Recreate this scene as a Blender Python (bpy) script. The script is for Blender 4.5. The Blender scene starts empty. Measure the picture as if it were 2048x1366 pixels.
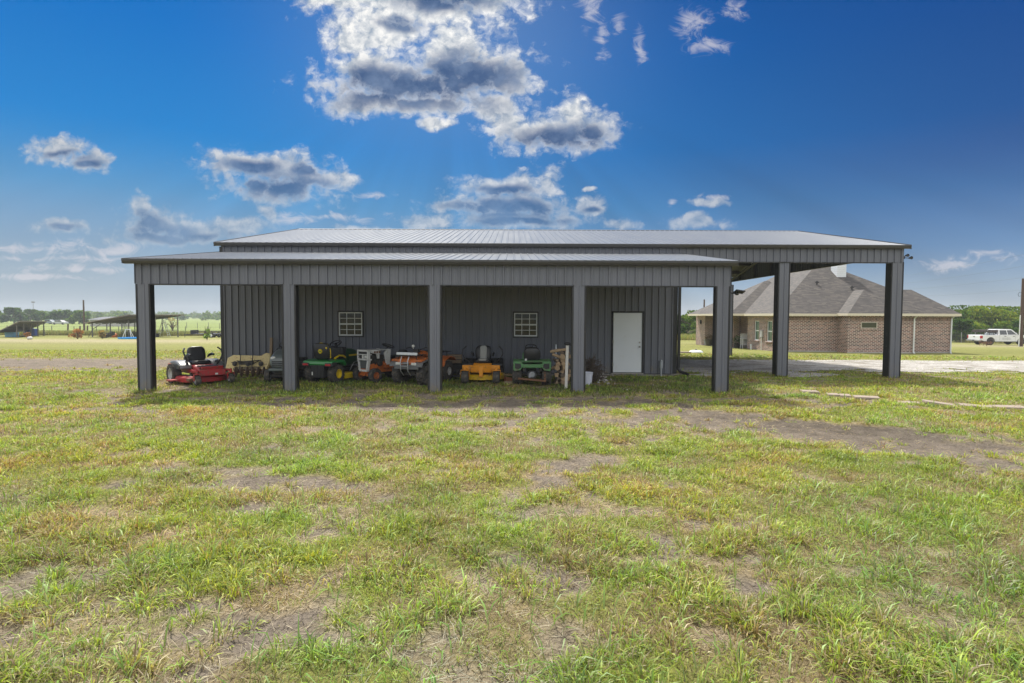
import bpy, bmesh, math, random
import numpy as np
from mathutils import Matrix, Vector
R = math.radians
rnd = random.Random(7)
S = bpy.context.scene
COL = S.collection

# ------------------------------------------------------------------ helpers
class MB:
    """collects shapes and links them as one mesh object"""
    def __init__(s):
        s.v = []; s.f = []; s.m = Matrix.Identity(4)
    def add(s, vs, fs):
        o = len(s.v); m = s.m
        s.v += [tuple(m @ Vector(p)) for p in vs]
        s.f += [tuple(i + o for i in f) for f in fs]
        return s
    def box(s, cx, cy, cz, sx, sy, sz, rot=None, taper=1.0):
        a, b, c = sx / 2, sy / 2, sz / 2; t = taper
        vs = [(-a, -b, -c), (a, -b, -c), (a, b, -c), (-a, b, -c), (-a * t, -b * t, c), (a * t, -b * t, c), (a * t, b * t, c), (-a * t, b * t, c)]
        if rot is not None:
            q = Matrix.Rotation(rot[2], 3, 'Z') @ Matrix.Rotation(rot[1], 3, 'Y') @ Matrix.Rotation(rot[0], 3, 'X')
            vs = [tuple(q @ Vector(p)) for p in vs]
        vs = [(p[0] + cx, p[1] + cy, p[2] + cz) for p in vs]
        return s.add(vs, [(3, 2, 1, 0), (4, 5, 6, 7), (0, 1, 5, 4), (1, 2, 6, 5), (2, 3, 7, 6), (3, 0, 4, 7)])
    def bb(s, x0, x1, y0, y1, z0, z1, **k):
        return s.box((x0 + x1) / 2, (y0 + y1) / 2, (z0 + z1) / 2, x1 - x0, y1 - y0, z1 - z0, **k)
    def tube(s, path, r, n=8, caps=True):
        P = [Vector(p) for p in path]
        rs = r if isinstance(r, (list, tuple)) else [r] * len(P)
        vs = []; fs = []; up = None
        for i, p in enumerate(P):
            d = (P[min(i + 1, len(P) - 1)] - P[max(i - 1, 0)])
            d = d.normalized() if d.length > 1e-9 else Vector((0, 0, 1))
            if up is None:
                up = Vector((0, 0, 1)) if abs(d.z) < .9 else Vector((1, 0, 0))
            a = d.cross(up)
            if a.length < 1e-6: a = d.cross(Vector((0, 1, 0)))
            a.normalize(); b = a.cross(d); up = b
            for k in range(n):
                t = 2 * math.pi * k / n
                vs.append(tuple(p + (a * math.cos(t) + b * math.sin(t)) * rs[i]))
        for i in range(len(P) - 1):
            for k in range(n):
                k2 = (k + 1) % n
                fs.append((i * n + k, i * n + k2, (i + 1) * n + k2, (i + 1) * n + k))
        if caps:
            fs.append(tuple(range(n))[::-1]); fs.append(tuple(range((len(P) - 1) * n, len(P) * n)))
        return s.add(vs, fs)
    def cyl(s, p0, p1, r0, r1=None, n=16):
        return s.tube([p0, p1], [r0, r0 if r1 is None else r1], n)
    def lathe(s, prof, o=(0, 0, 0), axis='Z', n=24, closed=False):
        vs = []; fs = []; L = len(prof)
        for k in range(n):
            t = 2 * math.pi * k / n; c, d = math.cos(t), math.sin(t)
            for r, h in prof:
                if axis == 'Z': p = (r * c, r * d, h)
                elif axis == 'Y': p = (r * c, h, r * d)
                else: p = (h, r * c, r * d)
                vs.append((p[0] + o[0], p[1] + o[1], p[2] + o[2]))
        for k in range(n):
            k2 = (k + 1) % n
            for i in range(L - 1 + (1 if closed else 0)):
                j = (i + 1) % L
                fs.append((k * L + i, k2 * L + i, k2 * L + j, k * L + j))
        return s.add(vs, fs)
    def prism(s, poly, axis, a, b):
        n = len(poly)
        def P(p, h):
            if axis == 'Z': return (p[0], p[1], h)
            if axis == 'Y': return (p[0], h, p[1])
            return (h, p[0], p[1])
        vs = [P(p, a) for p in poly] + [P(p, b) for p in poly]
        fs = [tuple(range(n))[::-1], tuple(range(n, 2 * n))]
        fs += [(i, (i + 1) % n, n + (i + 1) % n, n + i) for i in range(n)]
        return s.add(vs, fs)
    def loft(s, rings, caps=True):
        n = len(rings[0]); vs = [p for r in rings for p in r]; fs = []
        for i in range(len(rings) - 1):
            for k in range(n):
                k2 = (k + 1) % n
                fs.append((i * n + k, i * n + k2, (i + 1) * n + k2, (i + 1) * n + k))
        if caps:
            fs.append(tuple(range(n))[::-1]); fs.append(tuple(range((len(rings) - 1) * n, len(rings) * n)))
        return s.add(vs, fs)
    def ball(s, c, rx, ry=None, rz=None, n=14, m=8, jit=0.0):
        ry = rx if ry is None else ry; rz = rx if rz is None else rz
        vs = [(c[0], c[1], c[2] - rz)]; fs = []
        for i in range(1, m):
            t = -math.pi / 2 + math.pi * i / m
            for k in range(n):
                a = 2 * math.pi * k / n; j = 1 + jit * rnd.uniform(-1, 1)
                vs.append((c[0] + rx * j * math.cos(t) * math.cos(a), c[1] + ry * j * math.cos(t) * math.sin(a), c[2] + rz * j * math.sin(t)))
        vs.append((c[0], c[1], c[2] + rz)); top = len(vs) - 1
        for k in range(n):
            k2 = (k + 1) % n
            fs.append((0, 1 + k2, 1 + k)); fs.append((top, 1 + (m - 2) * n + k, 1 + (m - 2) * n + k2))
            for i in range(m - 2):
                fs.append((1 + i * n + k, 1 + i * n + k2, 1 + (i + 1) * n + k2, 1 + (i + 1) * n + k))
        return s.add(vs, fs)
    def build(s, name, mat, parent=None, bevel=0.0, smooth=None, seg=2, sub=0, origin=None, label=None):
        me = bpy.data.meshes.new(name)
        v = s.v
        o = bpy.data.objects.new(name, me)
        if parent is not None:
            o.parent = parent
            if origin is None: origin = parent.get('_o')
        if origin is not None:
            v = [(p[0] - origin[0], p[1] - origin[1], p[2] - origin[2]) for p in v]
        me.from_pydata(v, [], s.f); me.update()
        b = bmesh.new(); b.from_mesh(me)
        bmesh.ops.recalc_face_normals(b, faces=b.faces[:])
        b.to_mesh(me); b.free()
        if mat is not None: me.materials.append(mat)
        COL.objects.link(o)
        if smooth is not None:
            me.polygons.foreach_set('use_smooth', [True] * len(me.polygons))
            me.set_sharp_from_angle(angle=R(smooth))
        if bevel:
            m = o.modifiers.new('bevel', 'BEVEL'); m.width = bevel; m.segments = seg; m.limit_method = 'ANGLE'; m.angle_limit = R(30)
            if smooth is None:
                me.polygons.foreach_set('use_smooth', [True] * len(me.polygons)); me.set_sharp_from_angle(angle=R(50))
            m.harden_normals = False
        if sub:
            m = o.modifiers.new('sub', 'SUBSURF'); m.levels = sub; m.render_levels = sub
        if label: o['label'] = label
        return o

def tag(o, label=None, cat=None, group=None, kind=None):
    if label: o['label'] = label
    if cat: o['category'] = cat
    if group: o['group'] = group
    if kind: o['kind'] = kind
    return o
def thing(name, label, cat, loc=(0, 0, 0), rz=0.0, group=None, world=False):
    """Empty at a thing's base; world=True when its parts are given in world coordinates"""
    o = bpy.data.objects.new(name, None); COL.objects.link(o)
    o.empty_display_size = .2; o.location = loc; o.rotation_euler = (0, 0, rz)
    if world: o['_o'] = [float(c) for c in loc]
    return tag(o, label, cat, group)
def kids(o): return list(o.children)
def copy_tree(o, parent=None):
    c = o.copy(); COL.objects.link(c); c.parent = parent
    for ch in kids(o): copy_tree(ch, c)
    return c

# ------------------------------------------------------------------ camera
F = 1138.0; CAM = Vector((0, 0, 2.0)); PITCH = R(2.55); ROLL = R(0.24)
fwd = Vector((0, math.cos(PITCH), -math.sin(PITCH)))
rt0 = Vector((1, 0, 0)); up0 = rt0.cross(fwd)
rt = rt0 * math.cos(ROLL) + up0 * math.sin(ROLL); up = rt.cross(fwd)
def ray(px, py): return fwd + rt * ((px - 1024) / F) - up * ((py - 683) / F)
def at(px, py, Y):
    d = ray(px, py); return CAM + d * (Y / d.y)
def proj(p):
    d = Vector(p) - CAM; w = d.dot(fwd); return (1024 + F * d.dot(rt) / w, 683 - F * d.dot(up) / w)
def sst(a, b, x):
    t = np.clip((x - a) / (b - a), 0, 1); return t * t * (3 - 2 * t)
def terr(x, y):
    """gentle fall of the land away from the barn and towards the right"""
    yy = np.clip(np.asarray(y, float) - 20, 0, 80); xx = np.clip(np.asarray(x, float), 0, 90)
    return -0.018 * yy - 0.0055 * xx * sst(8, 20, np.asarray(y, float))
def T(x, y): return float(terr(x, y))
def gnd(px, py):
    d = ray(px, py); t = 2.0 / max(-d.z, 1e-4)
    for _ in range(12):
        p = CAM + d * t; t *= (2.0 - T(p.x, p.y)) / max(2.0 - p.z, 1e-3)
    return CAM + d * t
cd = bpy.data.cameras.new('camera'); cam = bpy.data.objects.new('camera', cd); COL.objects.link(cam)
cd.sensor_width = 36; cd.lens = 36 * F / 2048; cd.clip_end = 20000; cd.clip_start = .05
cam.matrix_world = Matrix(((rt.x, up.x, -fwd.x, CAM.x), (rt.y, up.y, -fwd.y, CAM.y), (rt.z, up.z, -fwd.z, CAM.z), (0, 0, 0, 1)))
S.camera = cam
S.view_settings.view_transform = 'Standard'; S.view_settings.look = 'None'; S.view_settings.exposure = 0.40; S.view_settings.gamma = 1
S.view_settings.use_curve_mapping = False

# ------------------------------------------------------------------ node helpers
class NT:
    def __init__(s, tree): s.t = tree; s.n = tree.nodes; s.l = tree.links
    def new(s, typ, **k):
        o = s.n.new(typ)
        for a, b in k.items(): setattr(o, a, b)
        return o
    def put(s, sock, v):
        if isinstance(v, bpy.types.NodeSocket): s.l.new(v, sock)
        elif v is not None:
            if isinstance(v, (tuple, list)) and len(v) == 3 and sock.type == 'RGBA': v = (*v, 1)
            sock.default_value = v
    def m(s, op, a, b=None, c=None, clamp=False):
        o = s.new('ShaderNodeMath', operation=op, use_clamp=clamp)
        for i, v in enumerate((a, b, c)):
            if v is not None: s.put(o.inputs[i], v)
        return o.outputs[0]
    def vm(s, op, a, b=None, c=None):
        o = s.new('ShaderNodeVectorMath', operation=op)
        for i, v in enumerate((a, b, c)):
            if v is not None: s.put(o.inputs[i], v)
        return o.outputs[1] if op in ('LENGTH', 'DOT_PRODUCT', 'DISTANCE') else o.outputs[0]
    def ss(s, x, a, b, lo=0.0, hi=1.0):
        o = s.new('ShaderNodeMapRange', interpolation_type='SMOOTHSTEP')
        for i, v in enumerate((x, a, b, lo, hi)): s.put(o.inputs[i], v)
        return o.outputs[0]
    def mix(s, f, a, b, mode='MIX'):
        o = s.new('ShaderNodeMix', data_type='RGBA', blend_type=mode)
        s.put(o.inputs[0], f); s.put(o.inputs[6], a); s.put(o.inputs[7], b)
        return o.outputs[2]
    def noise(s, vec, scale, detail=4, rough=.55, dist=0.0, dim='3D', color=False):
        o = s.new('ShaderNodeTexNoise', noise_dimensions=dim)
        if vec is not None: s.put(o.inputs['W' if dim == '1D' else 'Vector'], vec)
        s.put(o.inputs['Scale'], scale); s.put(o.inputs['Detail'], detail); s.put(o.inputs['Roughness'], rough); s.put(o.inputs['Distortion'], dist)
        return o.outputs[1 if color else 0]
    def xyz(s, v):
        o = s.new('ShaderNodeSeparateXYZ'); s.put(o.inputs[0], v); return o.outputs
    def vec(s, x, y, z):
        o = s.new('ShaderNodeCombineXYZ'); s.put(o.inputs[0], x); s.put(o.inputs[1], y); s.put(o.inputs[2], z); return o.outputs[0]
    def ramp(s, f, stops, interp='LINEAR'):
        o = s.new('ShaderNodeValToRGB'); e = o.color_ramp.elements; o.color_ramp.interpolation = interp
        while len(e) < len(stops): e.new(.5)
        for i, (p, c) in enumerate(stops):
            e[i].position = p; e[i].color = (*c, 1) if len(c) == 3 else c
        s.put(o.inputs[0], f); return o.outputs[0]
    def bump(s, h, strength=.3, dist=.01):
        o = s.new('ShaderNodeBump'); s.put(o.inputs['Height'], h); s.put(o.inputs['Strength'], strength); s.put(o.inputs['Distance'], dist)
        return o.outputs[0]
def srgb(r, g, b):
    f = lambda c: (c / 12.92 if c <= .04045 else ((c + .055) / 1.055) ** 2.4)
    return tuple(f(c / 255) for c in (r, g, b))
MATS = {}
def mat(name, col, rough=.6, metal=0.0, var=.15, vscale=6.0, bump=0.0, bscale=40.0, dirt=None, dirt_amt=0.0, spec=.5, coat=0.0):
    """painted / plain surface with uneven tone, optional dirt patches and bump"""
    if name in MATS: return MATS[name]
    M = bpy.data.materials.new(name); M.use_nodes = True; t = NT(M.node_tree); b = t.n['Principled BSDF']
    co = t.new('ShaderNodeTexCoord').outputs['Object']
    n1 = t.noise(co, vscale, 5, .6)
    c = t.mix(n1, tuple(x * (1 - var) for x in col), tuple(min(1, x * (1 + var)) for x in col))
    if dirt:
        n2 = t.noise(co, vscale * 1.7, 6, .65, .3)
        c = t.mix(t.ss(n2, .62 - .3 * dirt_amt, .75 - .2 * dirt_amt, 0, min(1, .4 + dirt_amt)), c, dirt)
    t.put(b.inputs['Base Color'], c)
    t.put(b.inputs['Roughness'], t.m('MULTIPLY_ADD', n1, .2, rough - .1, clamp=True))
    b.inputs['Metallic'].default_value = metal; b.inputs['Specular IOR Level'].default_value = spec
    if coat: b.inputs['Coat Weight'].default_value = coat
    if bump: t.put(b.inputs['Normal'], t.bump(t.noise(co, bscale, 4), bump, .01))
    MATS[name] = M; return M

# ------------------------------------------------------------------ sky and sun
SUN_EL, SUN_AZ = R(57), R(-24)          # azimuth from +Y towards +X
GLOW_EL, GLOW_AZ = R(26), R(-6)          # the bright break behind the big cloud
W = bpy.data.worlds.new('World'); S.world = W; W.use_nodes = True
t = NT(W.node_tree); bg = t.n['Background']
D = t.new('ShaderNodeTexCoord').outputs['Generated']
dx, dy, dz = t.xyz(D)
ay = t.m('MAXIMUM', t.m('ABSOLUTE', dy), .02)
u = t.m('DIVIDE', dx, ay); v = t.m('DIVIDE', dz, ay)
P = t.vec(u, v, 0.0)
front = t.ss(dy, -.1, .25)
# clear sky: deep blue above, paler towards the horizon, paler towards the sun side
K = SKYGAIN = 0.81
def sc(r, g, b): return tuple(c * K for c in srgb(r, g, b))
grad = t.ramp(t.m('MAXIMUM', dz, 0.0), [(0.0, sc(176, 184, 190)), (.04, sc(150, 170, 188)), (.10, sc(106, 150, 190)), (.18, sc(68, 140, 194)),
                                       (.27, sc(28, 124, 196)), (.40, sc(4, 108, 188)), (.52, sc(0, 92, 172)), (1.0, sc(0, 80, 150))])
side = t.mix(t.ss(dz, .02, .24), (1.0, 1.0, 1.0), t.ss(u, -.6, 1.0, 1.06, .40)); side = t.xyz(side)[0]
grad = t.mix(1.0, grad, t.vec(t.m('MULTIPLY_ADD', side, .5, .5), side, t.m('ADD', t.m('MULTIPLY', side, .8), .2)), 'MULTIPLY')
SU, SV = math.tan(GLOW_AZ), math.tan(GLOW_EL) / math.cos(GLOW_AZ)
ang = t.m('ARCTAN2', t.m('SUBTRACT', u, SU), t.m('SUBTRACT', SV, v))
rays = t.noise(ang, 5.0, 2, .5, dim='1D')
below = t.ss(v, .40, .15)
grad = t.mix(1.0, grad, t.vec(*[t.m('ADD', 1.0, t.m('MULTIPLY', t.m('MULTIPLY', t.m('SUBTRACT', rays, .5), below), .60))] * 3), 'MULTIPLY')
nis = t.new('ShaderNodeTexSky', sky_type='NISHITA', sun_disc=False, sun_elevation=SUN_EL, sun_rotation=SUN_AZ % (2 * math.pi))
nis.air_density = 1.0; nis.dust_density = .3; nis.ozone_density = 3.0
glow = t.ss(t.vm('LENGTH', t.vm('MULTIPLY', t.vm('SUBTRACT', P, t.vec(SU, SV, 0.0)), (1.0, 1.25, 0.0))), .62, .02)
grad = t.mix(t.m('MULTIPLY', t.m('MULTIPLY', t.ss(dz, .26, .0), t.ss(u, .35, -.75)), .62), grad, sc(160, 174, 184))
grad = t.mix(t.m('MULTIPLY', t.m('MULTIPLY', glow, glow), .16), grad, sc(190, 214, 232))
clear = t.mix(1.0, grad, t.mix(1.0, nis.outputs[0], (.0006, .0006, .0006), 'MULTIPLY'), 'ADD')
# cumulus: ellipses in the sky (azimuth tangent, elevation tangent), their edges broken up by noise
def px(l): return [((a - 1024) / F, (633 - b) / F, c / F, d / F) for a, b, c, d in l]
CU = px([(840, 182, 185, 52), (752, 165, 105, 58), (935, 150, 115, 66), (905, 100, 66, 50), (1000, 165, 62, 45), (745, 215, 95, 30), (850, 222, 115, 24),
         (760, 70, 92, 52), (850, 28, 170, 50), (700, 15, 95, 25), (955, 18, 85, 42), (610, 3, 70, 14), (715, 95, 62, 30), (985, 222, 52, 32), (1012, 250, 40, 24),
         (1110, 272, 102, 42), (1140, 232, 34, 36), (1182, 265, 44, 38), (1058, 268, 50, 34), (866, 260, 32, 12),
         (495, 335, 88, 28), (585, 348, 75, 34), (560, 385, 105, 30), (650, 366, 60, 22), (692, 362, 28, 12),
         (118, 306, 56, 22), (182, 326, 42, 20), (140, 463, 52, 14),
         (290, 422, 28, 28), (325, 456, 70, 34), (400, 466, 85, 24), (485, 458, 60, 17), (542, 436, 24, 15), (330, 484, 95, 13),
         (1000, 375, 88, 22), (1086, 370, 24, 24), (1020, 411, 132, 26), (1182, 415, 40, 22), (1030, 442, 155, 18), (900, 415, 40, 14), (850, 450, 52, 14), (720, 470, 60, 12),
         (1250, 453, 42, 13), (1398, 446, 50, 14), (1412, 407, 36, 9), (1182, 378, 15, 5)])
CORES = px([(830, 190, 165, 44), (930, 160, 95, 46), (735, 180, 60, 32), (900, 18, 90, 20), (800, 62, 36, 10),
            (1110, 282, 92, 24), (1165, 274, 44, 22), (560, 382, 95, 26), (520, 337, 52, 15), (620, 345, 26, 14), (135, 316, 40, 8), (180, 330, 28, 7), (140, 468, 36, 6),
            (320, 476, 78, 16), (300, 450, 24, 22), (420, 478, 60, 8), (1015, 420, 118, 18), (1000, 384, 60, 11), (1040, 446, 110, 8), (1190, 422, 18, 6)])
WI = px([(1168, 28, 34, 44), (1198, 88, 16, 52), (1275, 108, 17, 42), (1378, 62, 34, 40), (1408, 106, 54, 20), (1470, 30, 32, 22), (1232, 62, 20, 20),
         (745, 392, 55, 10), (1340, 408, 10, 14), (1905, 530, 66, 15), (1985, 514, 50, 14), (20, 522, 90, 9), (180, 520, 130, 8), (100, 500, 170, 14), (160, 542, 150, 10), (60, 560, 120, 8), (240, 505, 70, 14), (640, 440, 120, 12), (1420, 395, 40, 10)])
warp = t.noise(P, 9.0, 3, .5, color=True, dim='2D')
P2 = t.vm('MULTIPLY_ADD', t.vm('SUBTRACT', warp, (.5, .5, .5)), (.05, .035, 0), P)
def field(blobs, sm=None):
    r = None
    for a, b, c, d in blobs:
        l = t.vm('LENGTH', t.vm('MULTIPLY_ADD', P2, (1 / c, 1 / d, 0), (-a / c, -b / d, 0)))
        r = l if r is None else (t.m('SMOOTH_MIN', r, l, sm) if sm else t.m('MINIMUM', r, l))
    return t.m('SUBTRACT', 1.0, r)
fc, fw = field(CU), field(WI)
P3 = t.vec(u, t.m('MULTIPLY', v, 1.2), 0.0)
def puff(vec, scale, det, rough):
    o = t.new('ShaderNodeTexVoronoi', feature='F1', voronoi_dimensions='2D'); t.put(o.inputs['Vector'], vec)
    for k_, q_ in (('Scale', scale), ('Detail', det), ('Roughness', rough)): o.inputs[k_].default_value = q_
    return t.m('SUBTRACT', .5, o.outputs['Distance'])
Pw = t.vm('MULTIPLY_ADD', t.vm('SUBTRACT', t.noise(P3, 40.0, 4, .6, color=True, dim='2D'), (.5, .5, .5)), (.022, .022, 0), P3)
n = t.noise(Pw, 24.0, 10, .63, dim='2D'); pf = puff(Pw, 30.0, 3.0, .55)
tos = t.vm('NORMALIZE', t.vm('SUBTRACT', t.vec(SU, SV * 1.2, 0.0), P3))
Pof = t.vm('MULTIPLY_ADD', tos, (.011, .013, 0), Pw)
n_off = t.noise(Pof, 24.0, 6, .6, dim='2D'); pf_off = puff(Pof, 30.0, 2.0, .55)
nb = t.noise(P3, 13.0, 6, .6, dim='2D')
relief = t.m('ADD', t.m('MULTIPLY', t.m('SUBTRACT', n, n_off), 1.3), t.m('MULTIPLY', t.m('SUBTRACT', pf, pf_off), .35))
rag = t.m('ADD', t.m('MULTIPLY', t.m('SUBTRACT', n, .5), 1.45), t.m('MULTIPLY', pf, .50))
dens = t.m('ADD', t.m('ADD', fc, .36), rag)
cov = t.ss(dens, -.20, .72)
fcore = field(CORES, .55)
thick = t.m('ADD', t.m('ADD', fcore, t.m('MULTIPLY', t.m('SUBTRACT', nb, .5), 1.25)), t.m('MULTIPLY', t.m('SUBTRACT', n, .5), .45))
core = t.m('MULTIPLY', t.ss(thick, -.80, .50), t.ss(dens, .15, .85))
lit = t.m('MULTIPLY_ADD', relief, 1.5, .62, clamp=True)
bright = t.mix(glow, tuple(c * K for c in (.60, .61, .63)), tuple(c * K for c in (1.0, .985, .95)))
ccol = t.mix(core, t.mix(lit, tuple(c * K for c in (.26, .34, .45)), bright), t.mix(t.m('ADD', t.m('MULTIPLY', t.ss(nb, .35, .68), .75), t.m('MULTIPLY', relief, .5), clamp=True), tuple(c * K for c in (.055, .110, .24)), tuple(c * K for c in (.17, .245, .39))))
lowf = t.ss(v, .04, .34, .62, 0.0)
ccol = t.mix(lowf, ccol, clear)
wisp = t.m('MULTIPLY', t.ss(t.m('ADD', fw, t.m('MULTIPLY', t.m('SUBTRACT', t.noise(t.vm('MULTIPLY', P3, (1.0, 1.5, 1.0)), 22.0, 9, .68, .6, dim='2D'), .5), 3.6)), .0, 1.3), .62)
sky = t.mix(wisp, clear, tuple(c * K for c in (.66, .64, .68)))
sky = t.mix(cov, sky, ccol)
# overhead and behind the camera: unseen broken bright cloud, added as fill light for the yard
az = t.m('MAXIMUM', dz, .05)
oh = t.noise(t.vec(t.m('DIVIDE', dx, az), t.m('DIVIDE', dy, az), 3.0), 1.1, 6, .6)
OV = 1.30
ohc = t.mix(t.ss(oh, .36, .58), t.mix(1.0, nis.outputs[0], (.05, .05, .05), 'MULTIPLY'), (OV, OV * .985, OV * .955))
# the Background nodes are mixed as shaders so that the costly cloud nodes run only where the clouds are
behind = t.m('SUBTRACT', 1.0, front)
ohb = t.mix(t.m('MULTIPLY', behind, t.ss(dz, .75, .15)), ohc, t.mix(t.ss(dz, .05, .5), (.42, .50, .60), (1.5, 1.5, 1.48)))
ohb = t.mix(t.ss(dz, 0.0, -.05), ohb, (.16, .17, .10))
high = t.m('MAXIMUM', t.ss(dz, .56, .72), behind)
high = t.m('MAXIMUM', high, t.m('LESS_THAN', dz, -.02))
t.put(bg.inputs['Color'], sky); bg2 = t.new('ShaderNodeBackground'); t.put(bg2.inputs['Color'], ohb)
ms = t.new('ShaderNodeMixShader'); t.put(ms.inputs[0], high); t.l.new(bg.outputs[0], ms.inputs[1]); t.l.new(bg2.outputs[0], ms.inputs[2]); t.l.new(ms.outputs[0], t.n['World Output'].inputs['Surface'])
W.cycles.sampling_method = 'MANUAL'; W.cycles.sample_map_resolution = 512
sl = bpy.data.lights.new('sun', 'SUN'); sun = bpy.data.objects.new('sun', sl); COL.objects.link(sun)
sl.energy = 4.6; sl.angle = R(4); sl.color = (1.0, .95, .85)
sd = Vector((math.sin(SUN_AZ) * math.cos(SUN_EL), math.cos(SUN_AZ) * math.cos(SUN_EL), math.sin(SUN_EL)))
sun.rotation_euler = sd.to_track_quat('Z', 'Y').to_euler(); sun.location = (-10, 60, 40)
# ------------------------------------------------------------------ ground, gravel, grass
def vnoise(x, y, seed=0):
    xi = np.floor(x).astype(np.int64); yi = np.floor(y).astype(np.int64); fx = x - xi; fy = y - yi
    fx = fx * fx * (3 - 2 * fx); fy = fy * fy * (3 - 2 * fy)
    def h(a, b):
        q = (a * 374761393 + b * 668265263 + seed * 982451653) & 0xffffffff
        q = ((q ^ (q >> 13)) * 1274126177) & 0xffffffff
        return ((q ^ (q >> 16)) & 0xffff) / 65535.0
    return (h(xi, yi) * (1 - fx) + h(xi + 1, yi) * fx) * (1 - fy) + (h(xi, yi + 1) * (1 - fx) + h(xi + 1, yi + 1) * fx) * fy
def fbm(x, y, seed=0, oct=4, gain=.5):
    a = 0; amp = 1; tot = 0
    for i in range(oct):
        a = a + amp * vnoise(x * 2 ** i, y * 2 ** i, seed + i * 17); tot += amp; amp *= gain
    return a / tot
def blob(x, y, cx, cy, rx, ry, rot=0.0):
    c, s = math.cos(rot), math.sin(rot); X = (x - cx) * c + (y - cy) * s; Yv = -(x - cx) * s + (y - cy) * c
    return np.exp(-((X / rx) ** 2 + (Yv / ry) ** 2))
def cover(x, y):
    """0 bare earth .. 1 full grass"""
    c = .59 + .36 * (fbm(x * .8, y * 1.1, 3, 5, .6) - .5) + 1.7 * (fbm(x * 2.2, y * 2.6, 8, 4) - .5)
    c = c + .30 * sst(1.0, 3.5, x) * sst(9.5, 7.5, y)                       # fuller grass right foreground
    c = c + .22 * sst(-1, -4, x) * blob(x, y, -6, 10, 6, 2.2)              # green band left
    bk_ = np.clip(.25 + 1.5 * fbm(x * 1.3, y * 1.9, 93, 4), 0, 1.25); c = c - .80 * bk_ * blob(x, y, 5.4, 10.2, 2.6, .75, -.55) - .72 * bk_ * blob(x, y, 6.9, 7.9, 2.0, .75, -.62) - .0 * x
    c = c - .36 * blob(x, y, -.5, 13.0, 10, 1.5) * np.clip(.1 + 1.6 * fbm(x * .7, y * 1.4, 91, 4), 0, 1.3) - .25 * blob(x, y, 1.2, 11.0, 1.2, .7)
    c = c + .50 * blob(x, y, 7.6, 11.6, 2.4, .7, -.3) + .4 * blob(x, y, 11.5, 16, 3, 2)
    left = sst(-8, -11, x)
    c = c - .85 * left * blob(x, y, -20, 24.0, 14, 3.4) + .55 * left * (blob(x, y, -13, 18.3, 3.5, 1.7) + blob(x, y, -20, 29.5, 20, 1.6))
    c = c + .35 * sst(30, 34, y)
    return np.clip(c, 0, 1)
def gravel_amount(x, y):
    near = 19.9 - 1.1 * np.exp(-((x - 9.5) / 2.2) ** 2) + .16 * np.clip(x - 5, -10, 60) + 2.6 * (fbm(x * .6, y * .6, 21, 4) - .5)
    far = 29.2 + .10 * np.clip(x - 6, 0, 60) + .9 * (fbm(x * .4, y * .5, 22) - .5)
    d = np.minimum(y - near, far - y)
    d = np.minimum(d, x - (5.5 + 0 * x))
    return d - 1.6 * np.clip(fbm(x * .7, y * 1.3, 23, 5) - .50, 0, 1) * 9 * sst(25.5, 20.5, y - .16 * np.clip(x - 5, 0, 60)) * sst(60, 20, x)
def ground_color(x, y):
    cv = cover(x, y)
    g1 = fbm(x * 1.8, y * 2.0, 31, 4); g2 = fbm(x * .25, y * .35, 33, 3); g3 = fbm(x * 5, y * 5, 35, 2)
    dirt = np.stack([.245 + 0 * x, .205 + 0 * x, .165 + 0 * x], -1) * (.72 + .55 * g3)[..., None]
    dirt = dirt * (1 - .42 * blob(x, y, 6.4, 10.4, 3.0, 1.2, -.5) - .25 * blob(x, y, 0, 13.4, 9, 1.2))[..., None]
    straw = np.array([.27, .215, .12]); grass = np.array([.15, .17, .042]); lime = np.array([.25, .28, .05])
    w = np.clip((g1 - .35) * 2.2, 0, 1)[..., None]
    gr = straw * (1 - w) + (grass * (1 - g2[..., None]) + lime * g2[..., None]) * w
    a = sst(.22, .52, cv)[..., None]
    c = dirt * (1 - a) + gr * a
    ring = (.62 * np.exp(-((cv - .40) / .10) ** 2) * np.clip(.2 + 1.3 * fbm(x * 2.4, y * 2.4, 36, 3), 0, 1))[..., None]; c = c * (1 - ring) + np.array([.40, .325, .215]) * ring
    # mown lawn and pasture farther off
    far = sst(27, 34, y) * sst(-2, -9, x) + sst(29, 32, y) * sst(0, 4, x)
    far = np.clip(far, 0, 1)[..., None]
    lawn = np.array([.245, .250, .080]) * (.8 + .4 * fbm(x * .1, y * .35, 41, 4))[..., None]
    pale = np.array([.40, .35, .22]); fieldc = np.array([.22, .27, .085]) * (.85 + .3 * fbm(x * .01, y * .03, 44, 4))[..., None]
    pl = (blob(x, y, -45, 58, 40, 7.5) * .9 + blob(x, y, 60, 63, 30, 5) * .75)[..., None] * np.clip(.5 + 1.2 * fbm(x * .08, y * .3, 43, 3), 0, 1)[..., None]
    lawn = lawn * (1 - np.clip(pl, 0, 1)) + pale * np.clip(pl, 0, 1)
    fm = sst(84, 95, y)[..., None]; lawn = lawn * (1 - fm) + fieldc * fm
    c = c * (1 - far) + lawn * far
    return np.clip(c, 0.005, .8)
def axis(fine0, fine1, step, far, ratio=1.13):
    a = list(np.arange(fine0, fine1 + 1e-6, step)); s = step; x = a[-1]
    while x < far: s *= ratio; x += s; a.append(x)
    s = step; x = a[0]; pre = []
    while x > -far: s *= ratio; x -= s; pre.append(x)
    return np.array(pre[::-1] + a)
gx = axis(-17, 17, .10, 4000); gy = axis(1.5, 34, .09, 4000)
GX, GY = np.meshgrid(gx, gy)
def hump(x, y):
    n = sst(60, 30, y)
    return n * (.05 * (fbm(x * .9, y * .9, 51, 3) - .5) + .035 * (fbm(x * 3.3, y * 3.3, 52, 3) - .5) + .05 * (cover(x, y) - .5) * sst(19, 15, y))
GZ = terr(GX, GY) + hump(GX, GY)
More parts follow.
